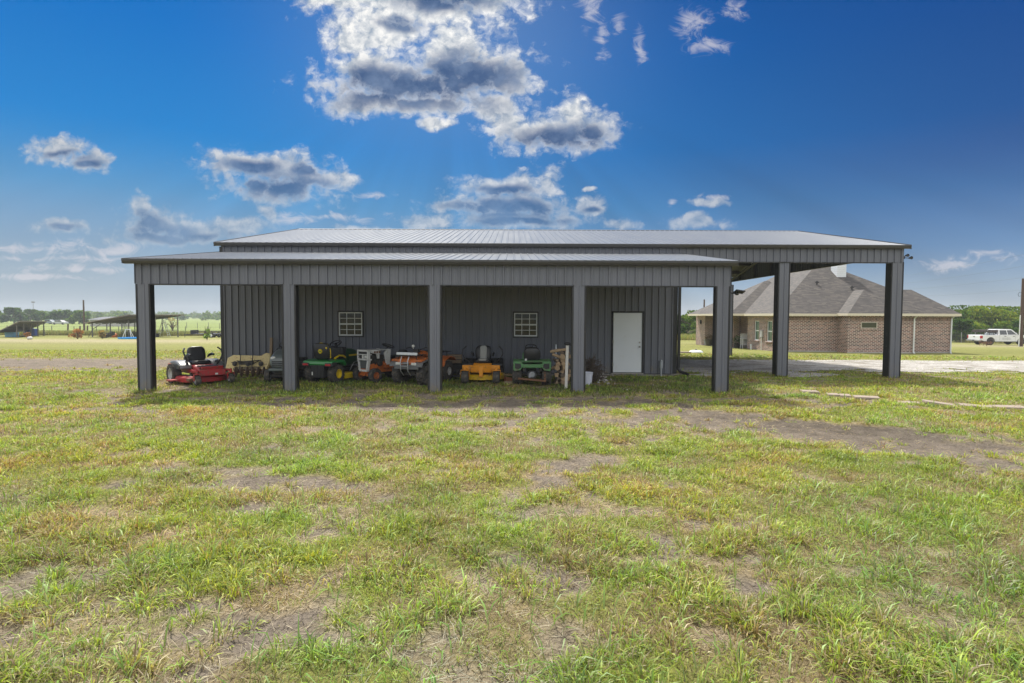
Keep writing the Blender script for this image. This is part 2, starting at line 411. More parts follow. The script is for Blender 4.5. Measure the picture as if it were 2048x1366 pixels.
def grid_mesh(name, X, Y, Z, colr, keep=None):
    h, w = X.shape; me = bpy.data.meshes.new(name)
    idx = np.arange(h * w).reshape(h, w)
    q = np.stack([idx[:-1, :-1], idx[:-1, 1:], idx[1:, 1:], idx[1:, :-1]], -1).reshape(-1, 4)
    if keep is not None: q = q[keep.reshape(-1)]
    me.vertices.add(h * w); me.vertices.foreach_set('co', np.stack([X, Y, Z], -1).astype(np.float32).ravel())
    me.loops.add(q.size); me.loops.foreach_set('vertex_index', q.ravel().astype(np.int32))
    me.polygons.add(len(q)); me.polygons.foreach_set('loop_start', np.arange(0, q.size, 4, dtype=np.int32)); me.polygons.foreach_set('loop_total', np.full(len(q), 4, np.int32))
    me.polygons.foreach_set('use_smooth', np.ones(len(q), bool))
    if colr is not None:
        ca = me.color_attributes.new('tint', 'FLOAT_COLOR', 'POINT')
        ca.data.foreach_set('color', np.concatenate([colr, np.ones((h, w, 1))], -1).astype(np.float32).ravel())
    me.update(); me.validate()
    o = bpy.data.objects.new(name, me); COL.objects.link(o); return o
def ground_mat():
    M = bpy.data.materials.new('ground_earth_and_turf'); M.use_nodes = True; t = NT(M.node_tree); b = t.n['Principled BSDF']
    a = t.new('ShaderNodeAttribute', attribute_name='tint').outputs['Color']
    co = t.new('ShaderNodeTexCoord').outputs['Object']
    n1 = t.noise(co, 28, 5, .7); n2 = t.noise(co, 4.5, 5, .6)
    vo = t.new('ShaderNodeTexVoronoi', feature='DISTANCE_TO_EDGE'); t.put(vo.inputs['Vector'], t.vm('MULTIPLY_ADD', t.noise(co, 6, 3, .6, color=True), (.12, .12, .12), co)); vo.inputs['Scale'].default_value = 11
    crack = t.ss(vo.outputs['Distance'], 0.0, .03, .55, 1.0)
    f = t.m('MULTIPLY', t.m('MULTIPLY', t.m('MULTIPLY_ADD', n1, 1.7, .15), t.m('MULTIPLY_ADD', n2, 1.0, .5)), crack)
    t.put(b.inputs['Base Color'], t.mix(1.0, a, t.vec(f, f, f), 'MULTIPLY'))
    b.inputs['Roughness'].default_value = .95; b.inputs['Specular IOR Level'].default_value = .12
    t.put(b.inputs['Normal'], t.bump(t.m('ADD', t.m('MULTIPLY', n1, 1.3), t.m('MULTIPLY', crack, .6)), 1.0, .05))
    return M
ground = grid_mesh('ground', GX, GY, GZ, ground_color(GX, GY)); ground.data.materials.append(ground_mat()); tag(ground, kind='structure')
# gravel drive: a thin sheet over the land
xs = np.concatenate([np.arange(4, 22, .11), np.arange(22, 120, .5)]); ys = np.arange(18.6, 44, .11)
VX, VY = np.meshgrid(xs, ys); ga = gravel_amount(VX, VY)
keep = (ga[:-1, :-1] > 0) & (ga[1:, 1:] > 0) & (ga[:-1, 1:] > 0) & (ga[1:, :-1] > 0)
VZ = terr(VX, VY) + hump(VX, VY) + .012 + .02 * np.clip(ga, 0, .5)
gv = grid_mesh('gravel_drive', VX, VY, VZ, None, keep); tag(gv, kind='structure')
M = bpy.data.materials.new('crushed_stone'); M.use_nodes = True; t = NT(M.node_tree); b = t.n['Principled BSDF']
co = t.new('ShaderNodeTexCoord').outputs['Object']
vo = t.new('ShaderNodeTexVoronoi'); t.put(vo.inputs['Vector'], co); vo.inputs['Scale'].default_value = 22
n2 = t.noise(co, .9, 4, .6); n3 = t.noise(co, 60, 3, .6)
x = t.xyz(vo.outputs['Color'])
c = t.mix(x[0], (.24, .225, .21), (.58, .56, .53)); c = t.mix(t.ss(n2, .42, .66, 0, .75), c, (.20, .175, .14)); c = t.mix(t.ss(n3, .35, .5, .5, 0), c, (.16, .15, .14))
t.put(b.inputs['Base Color'], c); b.inputs['Roughness'].default_value = .9; t.put(b.inputs['Normal'], t.bump(vo.outputs['Distance'], .9, .03))
gv.data.materials.append(M)

def grass_mat(name='grass_blade', gain=1.0):
    M = bpy.data.materials.new(name); M.use_nodes = True; t = NT(M.node_tree); out = t.n['Material Output']; t.n.remove(t.n['Principled BSDF'])
    a = t.new('ShaderNodeAttribute', attribute_name='tint').outputs['Color']
    d = t.new('ShaderNodeBsdfDiffuse'); tr = t.new('ShaderNodeBsdfTranslucent'); g = t.new('ShaderNodeBsdfGlossy')
    t.put(d.inputs[0], a); t.put(tr.inputs[0], t.mix(1.0, a, (1.15, 1.1, .7), 'MULTIPLY')); g.inputs['Color'].default_value = (.8, .8, .75, 1); g.inputs['Roughness'].default_value = .5
    m1 = t.new('ShaderNodeMixShader'); m1.inputs[0].default_value = .42; t.l.new(d.outputs[0], m1.inputs[1]); t.l.new(tr.outputs[0], m1.inputs[2])
    m2 = t.new('ShaderNodeMixShader'); m2.inputs[0].default_value = .05; t.l.new(m1.outputs[0], m2.inputs[1]); t.l.new(g.outputs[0], m2.inputs[2])
    t.l.new(m2.outputs[0], out.inputs['Surface']); return M
GM = grass_mat()
def blades(name, B):
    """B: dict of arrays base(n,3) yaw lean len wid bend col(n,3) -> one mesh of 5-vertex blades"""
    n = len(B['yaw']); d = np.stack([np.cos(B['yaw']), np.sin(B['yaw']), 0 * B['yaw']], -1); s = np.stack([-d[:, 1], d[:, 0], 0 * d[:, 0]], -1)
    L = B['len'][:, None]; w = (B['wid'] * .5)[:, None]; le = B['lean'][:, None]; be = B['bend'][:, None]
    upv = np.array([0, 0, 1.0])
    a1 = le; a2 = le + be
    mid = B['base'] + L * .55 * (d * np.sin(a1) + upv * np.cos(a1)); tip = mid + L * .5 * (d * np.sin(a2) + upv * np.cos(a2))
    tw = B['tw'][:, None]; s2 = s * np.cos(tw) + (d * np.cos(a1) - upv * np.sin(a1)) * np.sin(tw)
    V = np.stack([B['base'] - s * w * .8, B['base'] + s * w * .8, mid + s2 * w, mid - s2 * w, tip], 1).reshape(-1, 3)
    o = np.arange(n)[:, None] * 5
    lp = np.concatenate([o + np.array([[0, 1, 2, 3]]), o + np.array([[3, 2, 4]])], 1).ravel()
    tot = np.tile([4, 3], n); st = np.concatenate([[0], np.cumsum(tot)[:-1]])
    me = bpy.data.meshes.new(name); me.vertices.add(n * 5); me.vertices.foreach_set('co', V.astype(np.float32).ravel())
    me.loops.add(len(lp)); me.loops.foreach_set('vertex_index', lp.astype(np.int32))
    me.polygons.add(2 * n); me.polygons.foreach_set('loop_start', st.astype(np.int32)); me.polygons.foreach_set('loop_total', tot.astype(np.int32))
    ca = me.color_attributes.new('tint', 'FLOAT_COLOR', 'POINT')
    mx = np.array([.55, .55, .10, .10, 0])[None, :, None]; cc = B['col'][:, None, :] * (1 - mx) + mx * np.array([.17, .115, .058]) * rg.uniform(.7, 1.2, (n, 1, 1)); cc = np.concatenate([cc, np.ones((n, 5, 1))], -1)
    ca.data.foreach_set('color', cc.astype(np.float32).ravel())
    me.update(); ob = bpy.data.objects.new(name, me); COL.objects.link(ob); me.materials.append(GM); return ob
rg = np.random.default_rng(11)
def inside_building(x, y):
    return ((x > -10.1) & (x < 5.75) & (y > 19.35) & (y < 35)) | ((x > 4.5) & (y > 18.5) & (gravel_amount(x, y) > -.05 + 2.2 * rg.random(len(x)) ** 4))
PAL = np.array([[.30, .42, .040], [.44, .53, .055], [.19, .31, .036], [.42, .37, .10], [.46, .37, .19], [.24, .155, .08], [.10, .18, .034], [.44, .46, .075]])
def patch_tint(x, y):
    yl = np.clip(2.6 * (fbm(x * .55, y * .7, 81, 3) - .5) - .18 * sst(.5, 4, x) * sst(11, 8, y), -1, 1); br = .72 + .62 * fbm(x * 1.5, y * 1.7, 83, 4)
    return np.stack([br * (1 + .26 * yl), br * (1 + .06 * yl), br * (1 - .10 * yl)], -1)
def pick(n, dry):
    """dry 0..1 per blade -> palette mixture"""
    r = rg.random(n); green = np.where(r < .38, 0, np.where(r < .62, 1, np.where(r < .80, 2, np.where(r < .90, 6, 7)))); brown = np.where(r < .35, 3, np.where(r < .7, 4, 5))
    k = np.where(rg.random(n) < dry, brown, green)
    return PAL[k] * rg.uniform(.72, 1.25, (n, 1))
G = {k: [] for k in ('base', 'yaw', 'lean', 'len', 'wid', 'bend', 'tw', 'col')}
def push(x, y, yaw, lean, ln, wid, bend, col):
    x_all, y_all = x, y
    ok = ~inside_building(x, y); x, y = x[ok], y[ok]; col = col * patch_tint(x_all, y_all)
    z = terr(x, y) + hump(x, y) - .004
    for k, a in (('base', np.stack([x, y, z], -1)), ('yaw', yaw[ok]), ('lean', lean[ok]), ('len', ln[ok]), ('wid', wid[ok]), ('bend', bend[ok]), ('tw', rg.uniform(-.6, .6, len(x))), ('col', col[ok])): G[k].append(a)
def wedge(n, y0, y1, half=.95, pad=1.5):
    y = np.sqrt(rg.uniform(y0 ** 2, y1 ** 2, n)); x = rg.uniform(-1, 1, n) * (half * y + pad); return x, y
def carpet(n, y0, y1, hmul=1.0):
    x, y = wedge(n, y0, y1); cv = cover(x, y); k = rg.random(n) < sst(.28, .60, cv) * .98 + .02; x, y, cv = x[k], y[k], cv[k]; n = len(x)
    dry = np.clip(.46 - 2.4 * (fbm(x * 1.8, y * 2.0, 31, 4) - .5) - .10 - .25 * (cv - .5), .06, .92)
    ln = rg.uniform(.02, .065, n) * (.6 + .8 * cv) * hmul; wid = np.maximum(.0035, y * .00075) * rg.uniform(.7, 1.3, n)
    push(x, y, rg.uniform(0, 6.283, n), rg.uniform(.1, 1.25, n), ln, wid, rg.uniform(.1, .9, n), pick(n, dry))
def tufts(n, y0, y1, blades_each, size=1.0):
    x, y = wedge(n, y0, y1); cv = cover(x, y); cl = fbm(x * 2.3, y * 2.3, 61, 3)
    k = rg.random(n) < sst(.28, .60, cv) * sst(.36, .60, cl) + .03; x, y, cv, cl = x[k], y[k], cv[k], cl[k]; m = len(x)
    rad = rg.uniform(.04, .14, m) * size; hh = rg.uniform(.05, .13, m) * size * (.6 + .7 * cl); drt = np.clip(.28 - 2.0 * (fbm(x * 1.8, y * 2.0, 31, 4) - .5) + rg.normal(0, .22, m), .03, .95)
    q = np.repeat(np.arange(m), blades_each); n = len(q)
    a = rg.uniform(0, 6.283, n); r = np.sqrt(rg.random(n)); yaw = a + rg.normal(0, .5, n)
    X = x[q] + np.cos(a) * r * rad[q]; Yv = y[q] + np.sin(a) * r * rad[q] * .9
    wid = np.maximum(.0062, Yv * .0010) * rg.uniform(.6, 1.5, n)
    push(X, Yv, yaw, r * rg.uniform(.5, 1.45, n), hh[q] * rg.uniform(.5, 1.25, n), wid, rg.uniform(.2, 1.3, n), pick(n, drt[q]))
def straws(n, y0, y1):
    x, y = wedge(n, y0, y1); cv = cover(x, y); k = rg.random(n) < .12 + .88 * sst(.22, .36, cv) * sst(.62, .46, cv); x, y = x[k], y[k]; n = len(x)
    push(x, y, rg.uniform(0, 6.283, n), rg.uniform(1.3, 1.54, n), rg.uniform(.05, .16, n), np.maximum(.003, y * .0006), rg.uniform(-.1, .12, n), np.array([.52, .42, .27]) * rg.uniform(.5, 1.2, (n, 1)))
def broad(n, y0, y1):
    x, y = wedge(n, y0, y1); k = cover(x, y) > .3; x, y = x[k], y[k]; n = len(x)
    push(x, y, rg.uniform(0, 6.283, n), rg.uniform(.1, .9, n), rg.uniform(.10, .24, n), np.maximum(.010, y * .0013) * rg.uniform(.7, 1.2, n), rg.uniform(.3, 1.3, n), np.array([.22, .36, .055]) * rg.uniform(.7, 1.35, (n, 1)))
carpet(90000, 2.7, 5.5); carpet(110000, 5.5, 9); carpet(110000, 9, 14.5, 1.2); carpet(90000, 14.5, 22, 1.4); carpet(60000, 22, 36, 1.7)
tufts(3000, 2.7, 5.5, 34, 1.15); tufts(5600, 5.5, 9, 26, 1.15); tufts(7500, 9, 14.5, 18, 1.1); tufts(2600, 14.5, 22, 18, 1.15); tufts(2400, 22, 36, 12, 1.3)
straws(60000, 2.7, 6); straws(60000, 6, 12); straws(30000, 12, 17); broad(2600, 2.7, 6); broad(2200, 6, 12); broad(500, 12, 18)
# lush fringe under the lean-to roof and along the wall
m = 26000; x = rg.uniform(-9.6, 7.5, m); y = rg.uniform(14.2, 18.8, m); k = (fbm(x * .8, y * 1.2, 71, 3) > .46); x, y = x[k], y[k]; m = len(x)
push(x, y, rg.uniform(0, 6.283, m), rg.uniform(.05, .9, m), rg.uniform(.05, .14, m), np.full(m, .013), rg.uniform(.2, 1, m), PAL[rg.choice([0, 2, 6, 6], m)] * rg.uniform(.5, 1.0, (m, 1)))
for bx, by in ((-9.57, 14.85), (-5.8, 14.85), (-2.0, 14.85), (1.73, 14.85), (5.46, 14.85), (9.28, 19.6), (13.15, 19.6)):
    m = 150; a = rg.uniform(0, 6.283, m); r_ = rg.uniform(.9, 1.7, m); x = bx + np.cos(a) * .24 * r_; y = by + np.sin(a) * .17 * r_
    push(x, y, a + rg.normal(0, .7, m), rg.uniform(.1, .9, m), rg.uniform(.05, .15, m), np.full(m, .013), rg.uniform(.2, 1, m), pick(m, np.full(m, .35)))
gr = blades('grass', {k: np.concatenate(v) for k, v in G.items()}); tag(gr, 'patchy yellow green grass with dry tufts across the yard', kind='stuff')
# ------------------------------------------------------------------ the steel barn
YF, YW, YR, YB = 14.79, 19.5, 27.1, 34.7
XL, XE, XR = -9.93, 5.62, 13.34
def siding_mat(name, col, rough=.34):
    M = bpy.data.materials.new(name); M.use_nodes = True; t = NT(M.node_tree); b = t.n['Principled BSDF']
    co = t.new('ShaderNodeTexCoord').outputs['Object']; x, y, z = t.xyz(co)
    streak = t.noise(t.vec(t.m('MULTIPLY', x, 9.0), t.m('MULTIPLY', y, 9.0), t.m('MULTIPLY', z, .5)), 1.0, 5, .6)
    pan = t.noise(t.vec(t.m('FLOOR', t.m('DIVIDE', x, .914)), 0.0, 0.0), 3.7, 0)
    f = t.m('MULTIPLY', t.m('MULTIPLY_ADD', streak, .35, .82), t.m('MULTIPLY_ADD', pan, .30, .85))
    c = t.mix(1.0, col, t.vec(f, f, f), 'MULTIPLY')
    c = t.mix(t.m('MULTIPLY', t.ss(z, .5, .05), t.ss(t.noise(co, 2.2, 5, .65), .42, .7)), c, (.19, .165, .13))
    t.put(b.inputs['Base Color'], c); t.put(b.inputs['Roughness'], t.m('MULTIPLY_ADD', streak, .2, rough - .1)); b.inputs['Specular IOR Level'].default_value = .45
    t.put(b.inputs['Normal'], t.bump(t.noise(co, 5, 3, .5), .08, .02)); return M
M_SIDE = siding_mat('charcoal_siding', (.134, .141, .168))
M_TRIM = mat('black_trim', (.012, .012, .013), .45, var=.25, dirt=(.09, .08, .07), dirt_amt=.15)
M_FASC = mat('dark_bronze_eave', (.050, .050, .052), .4, var=.2)
M_INNER = mat('liner_insulation', (.20, .19, .17), .8, var=.2)
M_STEEL = mat('purlin_steel', (.10, .095, .09), .5, .3)
M_CONC = mat('concrete', (.36, .34, .31), .9, var=.2, vscale=3, bump=.3, dirt=(.2, .17, .13), dirt_amt=.3)
M_GLASS = mat('window_glass', (.010, .016, .011), .08, var=.1, spec=.4)
M_WHITE = mat('white_paint', (.70, .73, .76), .45, var=.05, vscale=2, dirt=(.55, .53, .48), dirt_amt=.1)
M_VINYL = mat('white_vinyl', (.72, .74, .74), .4, var=.05)
M_BRASS = mat('satin_nickel', (.35, .33, .30), .3, 1.0)
def roof_mat():
    M = bpy.data.materials.new('galvalume_roof'); M.use_nodes = True; t = NT(M.node_tree); b = t.n['Principled BSDF']
    co = t.new('ShaderNodeTexCoord').outputs['Object']; x, y, z = t.xyz(co)
    s = t.noise(t.vec(t.m('MULTIPLY', x, 5.0), t.m('MULTIPLY', y, .4), 0.0), 1.0, 5, .6)
    t.put(b.inputs['Base Color'], t.mix(s, (.135, .147, .168), (.175, .188, .21))); b.inputs['Metallic'].default_value = .15; b.inputs['Specular IOR Level'].default_value = .6
    t.put(b.inputs['Roughness'], t.m('MULTIPLY_ADD', s, .2, .24)); t.put(b.inputs['Normal'], t.bump(t.noise(co, 14, 3, .5), .06, .02)); return M
M_ROOF = roof_mat()
PERIOD = .2286
def rib_profile(u0, u1, h=.04, minor=True, phase=0.0):
    """(u, height) points of ribbed steel sheet between u0 and u1"""
    pts = []
    k = math.floor((u0 - phase) / PERIOD) - 1
    while phase + k * PERIOD < u1 + PERIOD:
        c = phase + k * PERIOD
        pts += [(c - .028, 0), (c - .016, h), (c + .016, h), (c + .028, 0)]
        if minor:
            for q in (.085, .145): pts += [(c + q - .010, 0), (c + q, .0035), (c + q + .010, 0)]
        k += 1
    def hgt(uu):
        for (a, ha), (b_, hb) in zip(pts, pts[1:]):
            if a <= uu <= b_: return ha + (hb - ha) * (uu - a) / max(b_ - a, 1e-9)
        return 0
    return [(u0, hgt(u0))] + [p for p in pts if u0 + 1e-4 < p[0] < u1 - 1e-4] + [(u1, hgt(u1))]
def sheet(mb, o, ud, vd, nd, u0, u1, v0, v1, h=.04, minor=True, phase=0.0):
    """ribbed sheet: ribs run along vd; v0/v1 numbers or functions of u"""
    o, ud, vd, nd = Vector(o), Vector(ud), Vector(vd), Vector(nd)
    f0 = v0 if callable(v0) else (lambda q: v0); f1 = v1 if callable(v1) else (lambda q: v1)
    pr = rib_profile(u0, u1, h, minor, phase); vs = []; fs = []
    for i, (a, hh) in enumerate(pr):
        for vv in (f0(a), f1(a)): vs.append(tuple(o + ud * a + vd * vv + nd * hh))
        if i: fs.append((2 * i - 2, 2 * i, 2 * i + 1, 2 * i - 1))
    mb.add(vs, fs)
barn = thing('metal_building', 'charcoal ribbed steel barn with open lean-to along its front and tall open bay at right', 'barn', (XL + 8, YW, 0), world=True)
X, Yn, Z = (1, 0, 0), (0, -1, 0), (0, 0, 1)
W1 = (-5.92, -5.12, 1.31, 2.11); W2 = (.07, .86, 1.31, 2.11); DR = (3.44, 4.48, .07, 2.16)
fw_ = MB(); ZT = 4.38
xs_ = [XL, W1[0], W1[1], W2[0], W2[1], DR[0], DR[1], XE]
for i in range(7):
    a, b_ = xs_[i], xs_[i + 1]
    if (a, b_) in ((W1[0], W1[1]), (W2[0], W2[1])):
        sheet(fw_, (0, YW, 0), X, Z, Yn, a, b_, .05, 1.31); sheet(fw_, (0, YW, 0), X, Z, Yn, a, b_, 2.11, ZT)
    elif (a, b_) == (DR[0], DR[1]): sheet(fw_, (0, YW, 0), X, Z, Yn, a, b_, 2.16, ZT)
    else: sheet(fw_, (0, YW, 0), X, Z, Yn, a, b_, .05, ZT)
fw_.build('front_wall', M_SIDE, barn)
PM = (6.05 - 4.42) / (YR - (YW - .12))
def roof_z(y): return 6.05 - PM * abs(y - YR)
ew = MB(); sheet(ew, (XL, 0, 0), (0, 1, 0), Z, (-1, 0, 0), YW + .05, YB, .05, lambda q: roof_z(q) - .06); ew.build('end_wall', M_SIDE, barn)
ew = MB(); sheet(ew, (XE, 0, 0), (0, 1, 0), Z, (1, 0, 0), YW + .05, YB, .05, lambda q: roof_z(q) - .06); ew.build('end_wall', M_SIDE, barn)
bw = MB(); sheet(bw, (0, YB, 0), X, Z, (0, 1, 0), XL, XE, .05, ZT); bw.build('back_wall', M_SIDE, barn)
MB().bb(XL + .02, XE - .02, YW + .02, YB - .02, -.12, .045).build('slab', M_CONC, barn)
# open bay at right: header over the front, right end and back
hd = MB(); sheet(hd, (0, YW, 0), X, Z, Yn, XE, XR, 3.88, ZT); hd.build('header', M_SIDE, barn)
hd = MB(); sheet(hd, (XR, 0, 0), (0, 1, 0), Z, (1, 0, 0), YW + .03, YB, lambda q: 4.14, lambda q: max(4.15, roof_z(q) - .06)); hd.build('end_header', M_SIDE, barn)
hd = MB(); sheet(hd, (0, YB, 0), X, Z, (0, 1, 0), XE, XR, 3.88, ZT); hd.build('header', M_SIDE, barn)
fr = MB()
fr.bb(XE, XR - .02, YW + .03, YW + .15, 3.86, 3.885); fr.bb(XE, XR - .03, YW + .08, YW + .14, 4.2, 4.34)
for k in range(7): fr.bb(XR - .13, XR - .01, YW + 1.8 + k * 2, YW + 1.86 + k * 2, 4.16, roof_z(YW + 1.8 + k * 2) - .1)
fr.bb(XR - .12, XR - .01, YW + .16, YB - .1, 4.12, 4.16)
for y in (21.0, 22.6, 24.2, 25.8, 27.1, 28.4, 30.0, 31.6, 33.2): fr.bb(XE + .05, XR - .15, y - .03, y + .03, roof_z(y) - .26, roof_z(y) - .07)
for x in (9.3, 13.15):
    for y0, y1 in ((YW + .2, YR), (YR, YB - .2)):
        fr.tube([(x, y0, roof_z(y0) - .33), (x, y1, roof_z(y1) - .33)], .06, 6)
fr.build('roof_frame', M_STEEL, barn)
# main roof: two slopes of ribbed sheet
def slope(name, x0, x1, ya, za, yb, zb, parent, thick=.05):
    mb = MB(); d = Vector((0, yb - ya, zb - za)); L = d.length; d.normalize(); nn = Vector((0, -d.z, d.y))
    if nn.z < 0: nn = -nn
    sheet(mb, (0, ya, za), X, d, nn, x0, x1, 0.0, L, .015, False, .05)
    o = mb.build(name, M_ROOF, parent); return o
slope('roof_slope', XL - .15, XR + .12, YW - .16, 4.44, YR, 6.07, barn)
slope('roof_slope', XL - .15, XR + .12, YB + .16, 4.44, YR, 6.07, barn)
un = MB()
for s0, s1 in ((YW - .10, YR), (YB + .10, YR)):
    z0 = 6.07 - (6.07 - 4.44) / (YR - YW + .16) * abs(s0 - YR)
    un.add([(XL - .12, s0, z0 - .03), (XR + .10, s0, z0 - .03), (XR + .10, s1, 6.03), (XL - .12, s1, 6.03)], [(0, 1, 2, 3)])
un.build('roof_lining', M_INNER, barn)
rc = MB(); x = XL - .15
rc.prism([(YR - .16, 6.055), (YR, 6.10), (YR + .16, 6.055), (YR, 6.08)], 'X', XL - .15, XR + .12); rc.build('ridge_cap', M_ROOF, barn)
cl = MB()
cl.bb(XL - .14, XR + .11, YR - .175, YR - .165, 6.02, 6.056)
cl.build('ridge_closure', M_FASC, barn)
def gutter(x0, x1, y, z, name='gutter', dep=.13, hgt=.115):
    mb = MB(); mb.prism([(y, z), (y - dep, z), (y - dep, z - hgt * .45), (y - dep * .72, z - hgt), (y, z - hgt)], 'X', x0, x1)
    mb.build(name, M_FASC, barn, bevel=.006)
gutter(XL - .16, XR + .13, YW - .05, 4.455)
rk = MB(); rk.bb(XL - .17, XL - .155, YW - .1, YR, 0, .1)
for xx in (XL - .16, XR + .125):
    rk = MB()
    for s0 in (YW - .16, YB + .16):
        rk.add([(xx, s0, 4.47), (xx, YR, 6.10), (xx, YR, 5.95), (xx, s0, 4.32), (xx + .02, s0, 4.47), (xx + .02, YR, 6.10), (xx + .02, YR, 5.95), (xx + .02, s0, 4.32)], [(0, 1, 2, 3), (7, 6, 5, 4), (0, 4, 5, 1), (3, 2, 6, 7), (0, 3, 7, 4)])
    rk.build('rake_trim', M_FASC, barn)
tr = MB()   # corner and base trim of the walls
tr.bb(XL - .035, XL + .09, YW - .034, YW - .001, .05, ZT - .06); tr.build('corner_trim', M_TRIM, barn)
tr = MB(); tr.bb(XE - .12, XE + .035, YW - .036, YW - .001, .05, 3.87); tr.build('corner_trim', M_TRIM, barn)
tr = MB(); tr.bb(XE, XR - .42, YW - .034, YW + .012, 3.852, 3.885); tr.build('header_trim', M_TRIM, barn)
tr = MB(); tr.bb(XL + .1, DR[0] - .05, YW - .03, YW, .03, .055); tr.bb(DR[1] + .05, XE - .13, YW - .03, YW, .03, .055); tr.build('base_trim', M_FASC, barn)
ds = MB(); ds.bb(XE + .045, XE + .13, YW - .10, YW - .02, .18, 3.9); ds.tube([(XE + .09, YW - .06, .22), (XE + .13, YW - .12, .13), (XE + .33, YW - .36, .05)], [.055, .055, .065], 8)
ds.build('downspout', M_TRIM, barn, smooth=40)
# posts
def post(x0, x1, y, z0, z1, dep, parent, trim=.05, holes=False):
    p = MB(); w = x1 - x0
    pr = rib_profile(x0 + trim, x1 - trim, .022, True, (x0 + x1) / 2 + .02)
    ring = [(a, y - hh) for a, hh in pr] + [(x1 - trim, y + dep - .01), (x0 + trim, y + dep - .01)]
    p.prism(ring, 'Z', z0, z1); o = p.build('post', M_SIDE, parent)
    q = MB()
    for a, b_ in ((x0, x0 + trim - .002), (x1 - trim + .002, x1)): q.bb(a, b_, y - .012, y + dep, z0, z1 - .004)
    c = q.build('corner_trim', M_TRIM, None, origin=parent['_o']); c.parent = o
    return o
for a, b_ in ((-9.76, -9.38), (-5.98, -5.61), (-2.19, -1.83), (1.55, 1.92), (5.27, 5.66)): post(a, b_, YF, -.08, 2.80, .17, barn, .045)
for a, b_ in ((9.08, 9.48), (12.93, XR + .01)): post(a, b_, YW, -.2, 3.90, .30, barn, .04)
for a, b_ in ((9.08, 9.48), (12.93, XR)): post(a, b_, YB - .3, -.5, 3.95, .28, barn, .04)
# lean-to: header, eave, roof, framing
LX0, LX1 = -9.96, 5.76
hd = MB(); sheet(hd, (0, YF, 0), X, Z, Yn, -9.76, 5.66, 2.80, 3.35); hd.build('lean_to_header', M_SIDE, barn)
tr = MB()
for a, b_ in ((-9.38, -5.98), (-5.61, -2.19), (-1.83, 1.55), (1.92, 5.27)): tr.bb(a, b_, YF - .03, YF + .16, 2.772, 2.80)
tr.build('header_trim', M_TRIM, barn)
for a in (5.66, -9.775): MB().bb(a, a + .015, YF - .02, YF + .02, 2.80, 3.36).build('corner_trim', M_TRIM, barn)
slope('lean_to_roof', LX0, LX1, YF - .20, 3.425, YW - .03, 4.135, barn)
un = MB(); un.add([(LX0 + .03, YF - .15, 3.40), (LX1 - .03, YF - .15, 3.40), (LX1 - .03, YW - .04, 4.105), (LX0 + .03, YW - .04, 4.105)], [(0, 1, 2, 3)]); un.build('lean_to_lining', M_INNER, barn)
gutter(LX0 - .01, LX1 + .01, YF - .06, 3.432, 'lean_to_gutter', .16, .125)
for xx in (LX0 - .012, LX1 - .006):
    mb = MB(); mb.add([(xx + d, y, z) for d in (0, .018) for y, z in ((YF - .2, 3.44), (YW - .04, 4.155), (YW - .04, 4.03), (YF - .2, 3.31))], [(0, 1, 2, 3), (7, 6, 5, 4), (0, 4, 5, 1), (3, 2, 6, 7), (0, 3, 7, 4)])
    mb.build('rake_trim', M_FASC, barn)
fr = MB()
for k in range(4):
    y = YF + .7 + k * 1.15; fr.bb(LX0 + .1, LX1 - .1, y - .03, y + .03, 3.42 + (y - YF + .2) * .142 - .2, 3.42 + (y - YF + .2) * .142 - .045)
for x in (-9.55, -5.79, -2.0, 1.73, 5.45): fr.tube([(x, YF + .1, 3.17), (x, YW - .05, 3.85)], .06, 6)
fr.bb(-9.7, 5.6, YF + .03, YF + .16, 2.80, 2.86); fr.build('lean_to_frame', M_STEEL, barn)
# windows and the door
def barn_window(w):
    a, b_, z0, z1 = w; f = MB()
    for q in ((a - .045, b_ + .045, z1, z1 + .05), (a - .045, b_ + .045, z0 - .05, z0), (a - .045, a, z0, z1), (b_, b_ + .045, z0, z1)): f.bb(q[0], q[1], YW - .045, YW + .05, q[2], q[3])
    o = f.build('window', M_TRIM, barn)
    g = MB(); zm = (z0 + z1) / 2
    for q in ((a, b_, z1 - .035, z1), (a, b_, z0, z0 + .045), (a, a + .035, z0 + .045, z1 - .035), (b_ - .035, b_, z0 + .045, z1 - .035), (a + .035, b_ - .035, zm - .025, zm + .025)): g.bb(q[0], q[1], YW - .052, YW + .03, q[2], q[3])
    for k in (1, 2): g.bb(a + (b_ - a) * k / 3 - .011, a + (b_ - a) * k / 3 + .011, YW - .036, YW + .0, z0 + .045, z1 - .035)
    for zz in ((z0 + zm) / 2 + .01, (z1 + zm) / 2 - .005): g.bb(a + .035, b_ - .035, YW - .034, YW + .0, zz - .010, zz + .010)
    c = g.build('sash', M_VINYL, None, origin=barn['_o']); c.parent = o
    p = MB(); p.bb(a + .03, b_ - .03, YW - .008, YW - .002, z0 + .04, z1 - .03); c = p.build('pane', M_GLASS, None, origin=barn['_o']); c.parent = o
barn_window(W1); barn_window(W2)
a, b_, z0, z1 = DR; d = MB(); d.bb(a + .028, b_ - .028, YW - .02, YW + .03, z0 + .02, z1 - .03); door = d.build('door', M_WHITE, barn, bevel=.004, label='plain white steel door')
def sub(mb, name, m, par, **k):
    c = mb.build(name, m, None, origin=barn['_o'], **k); c.parent = par
f = MB(); f.bb(a - .04, a + .026, YW - .04, YW + .04, z0, z1); f.bb(b_ - .026, b_ + .04, YW - .04, YW + .04, z0, z1); f.bb(a - .04, b_ + .04, YW - .04, YW + .04, z1 - .026, z1 + .03); sub(f, 'door_frame', M_TRIM, door)
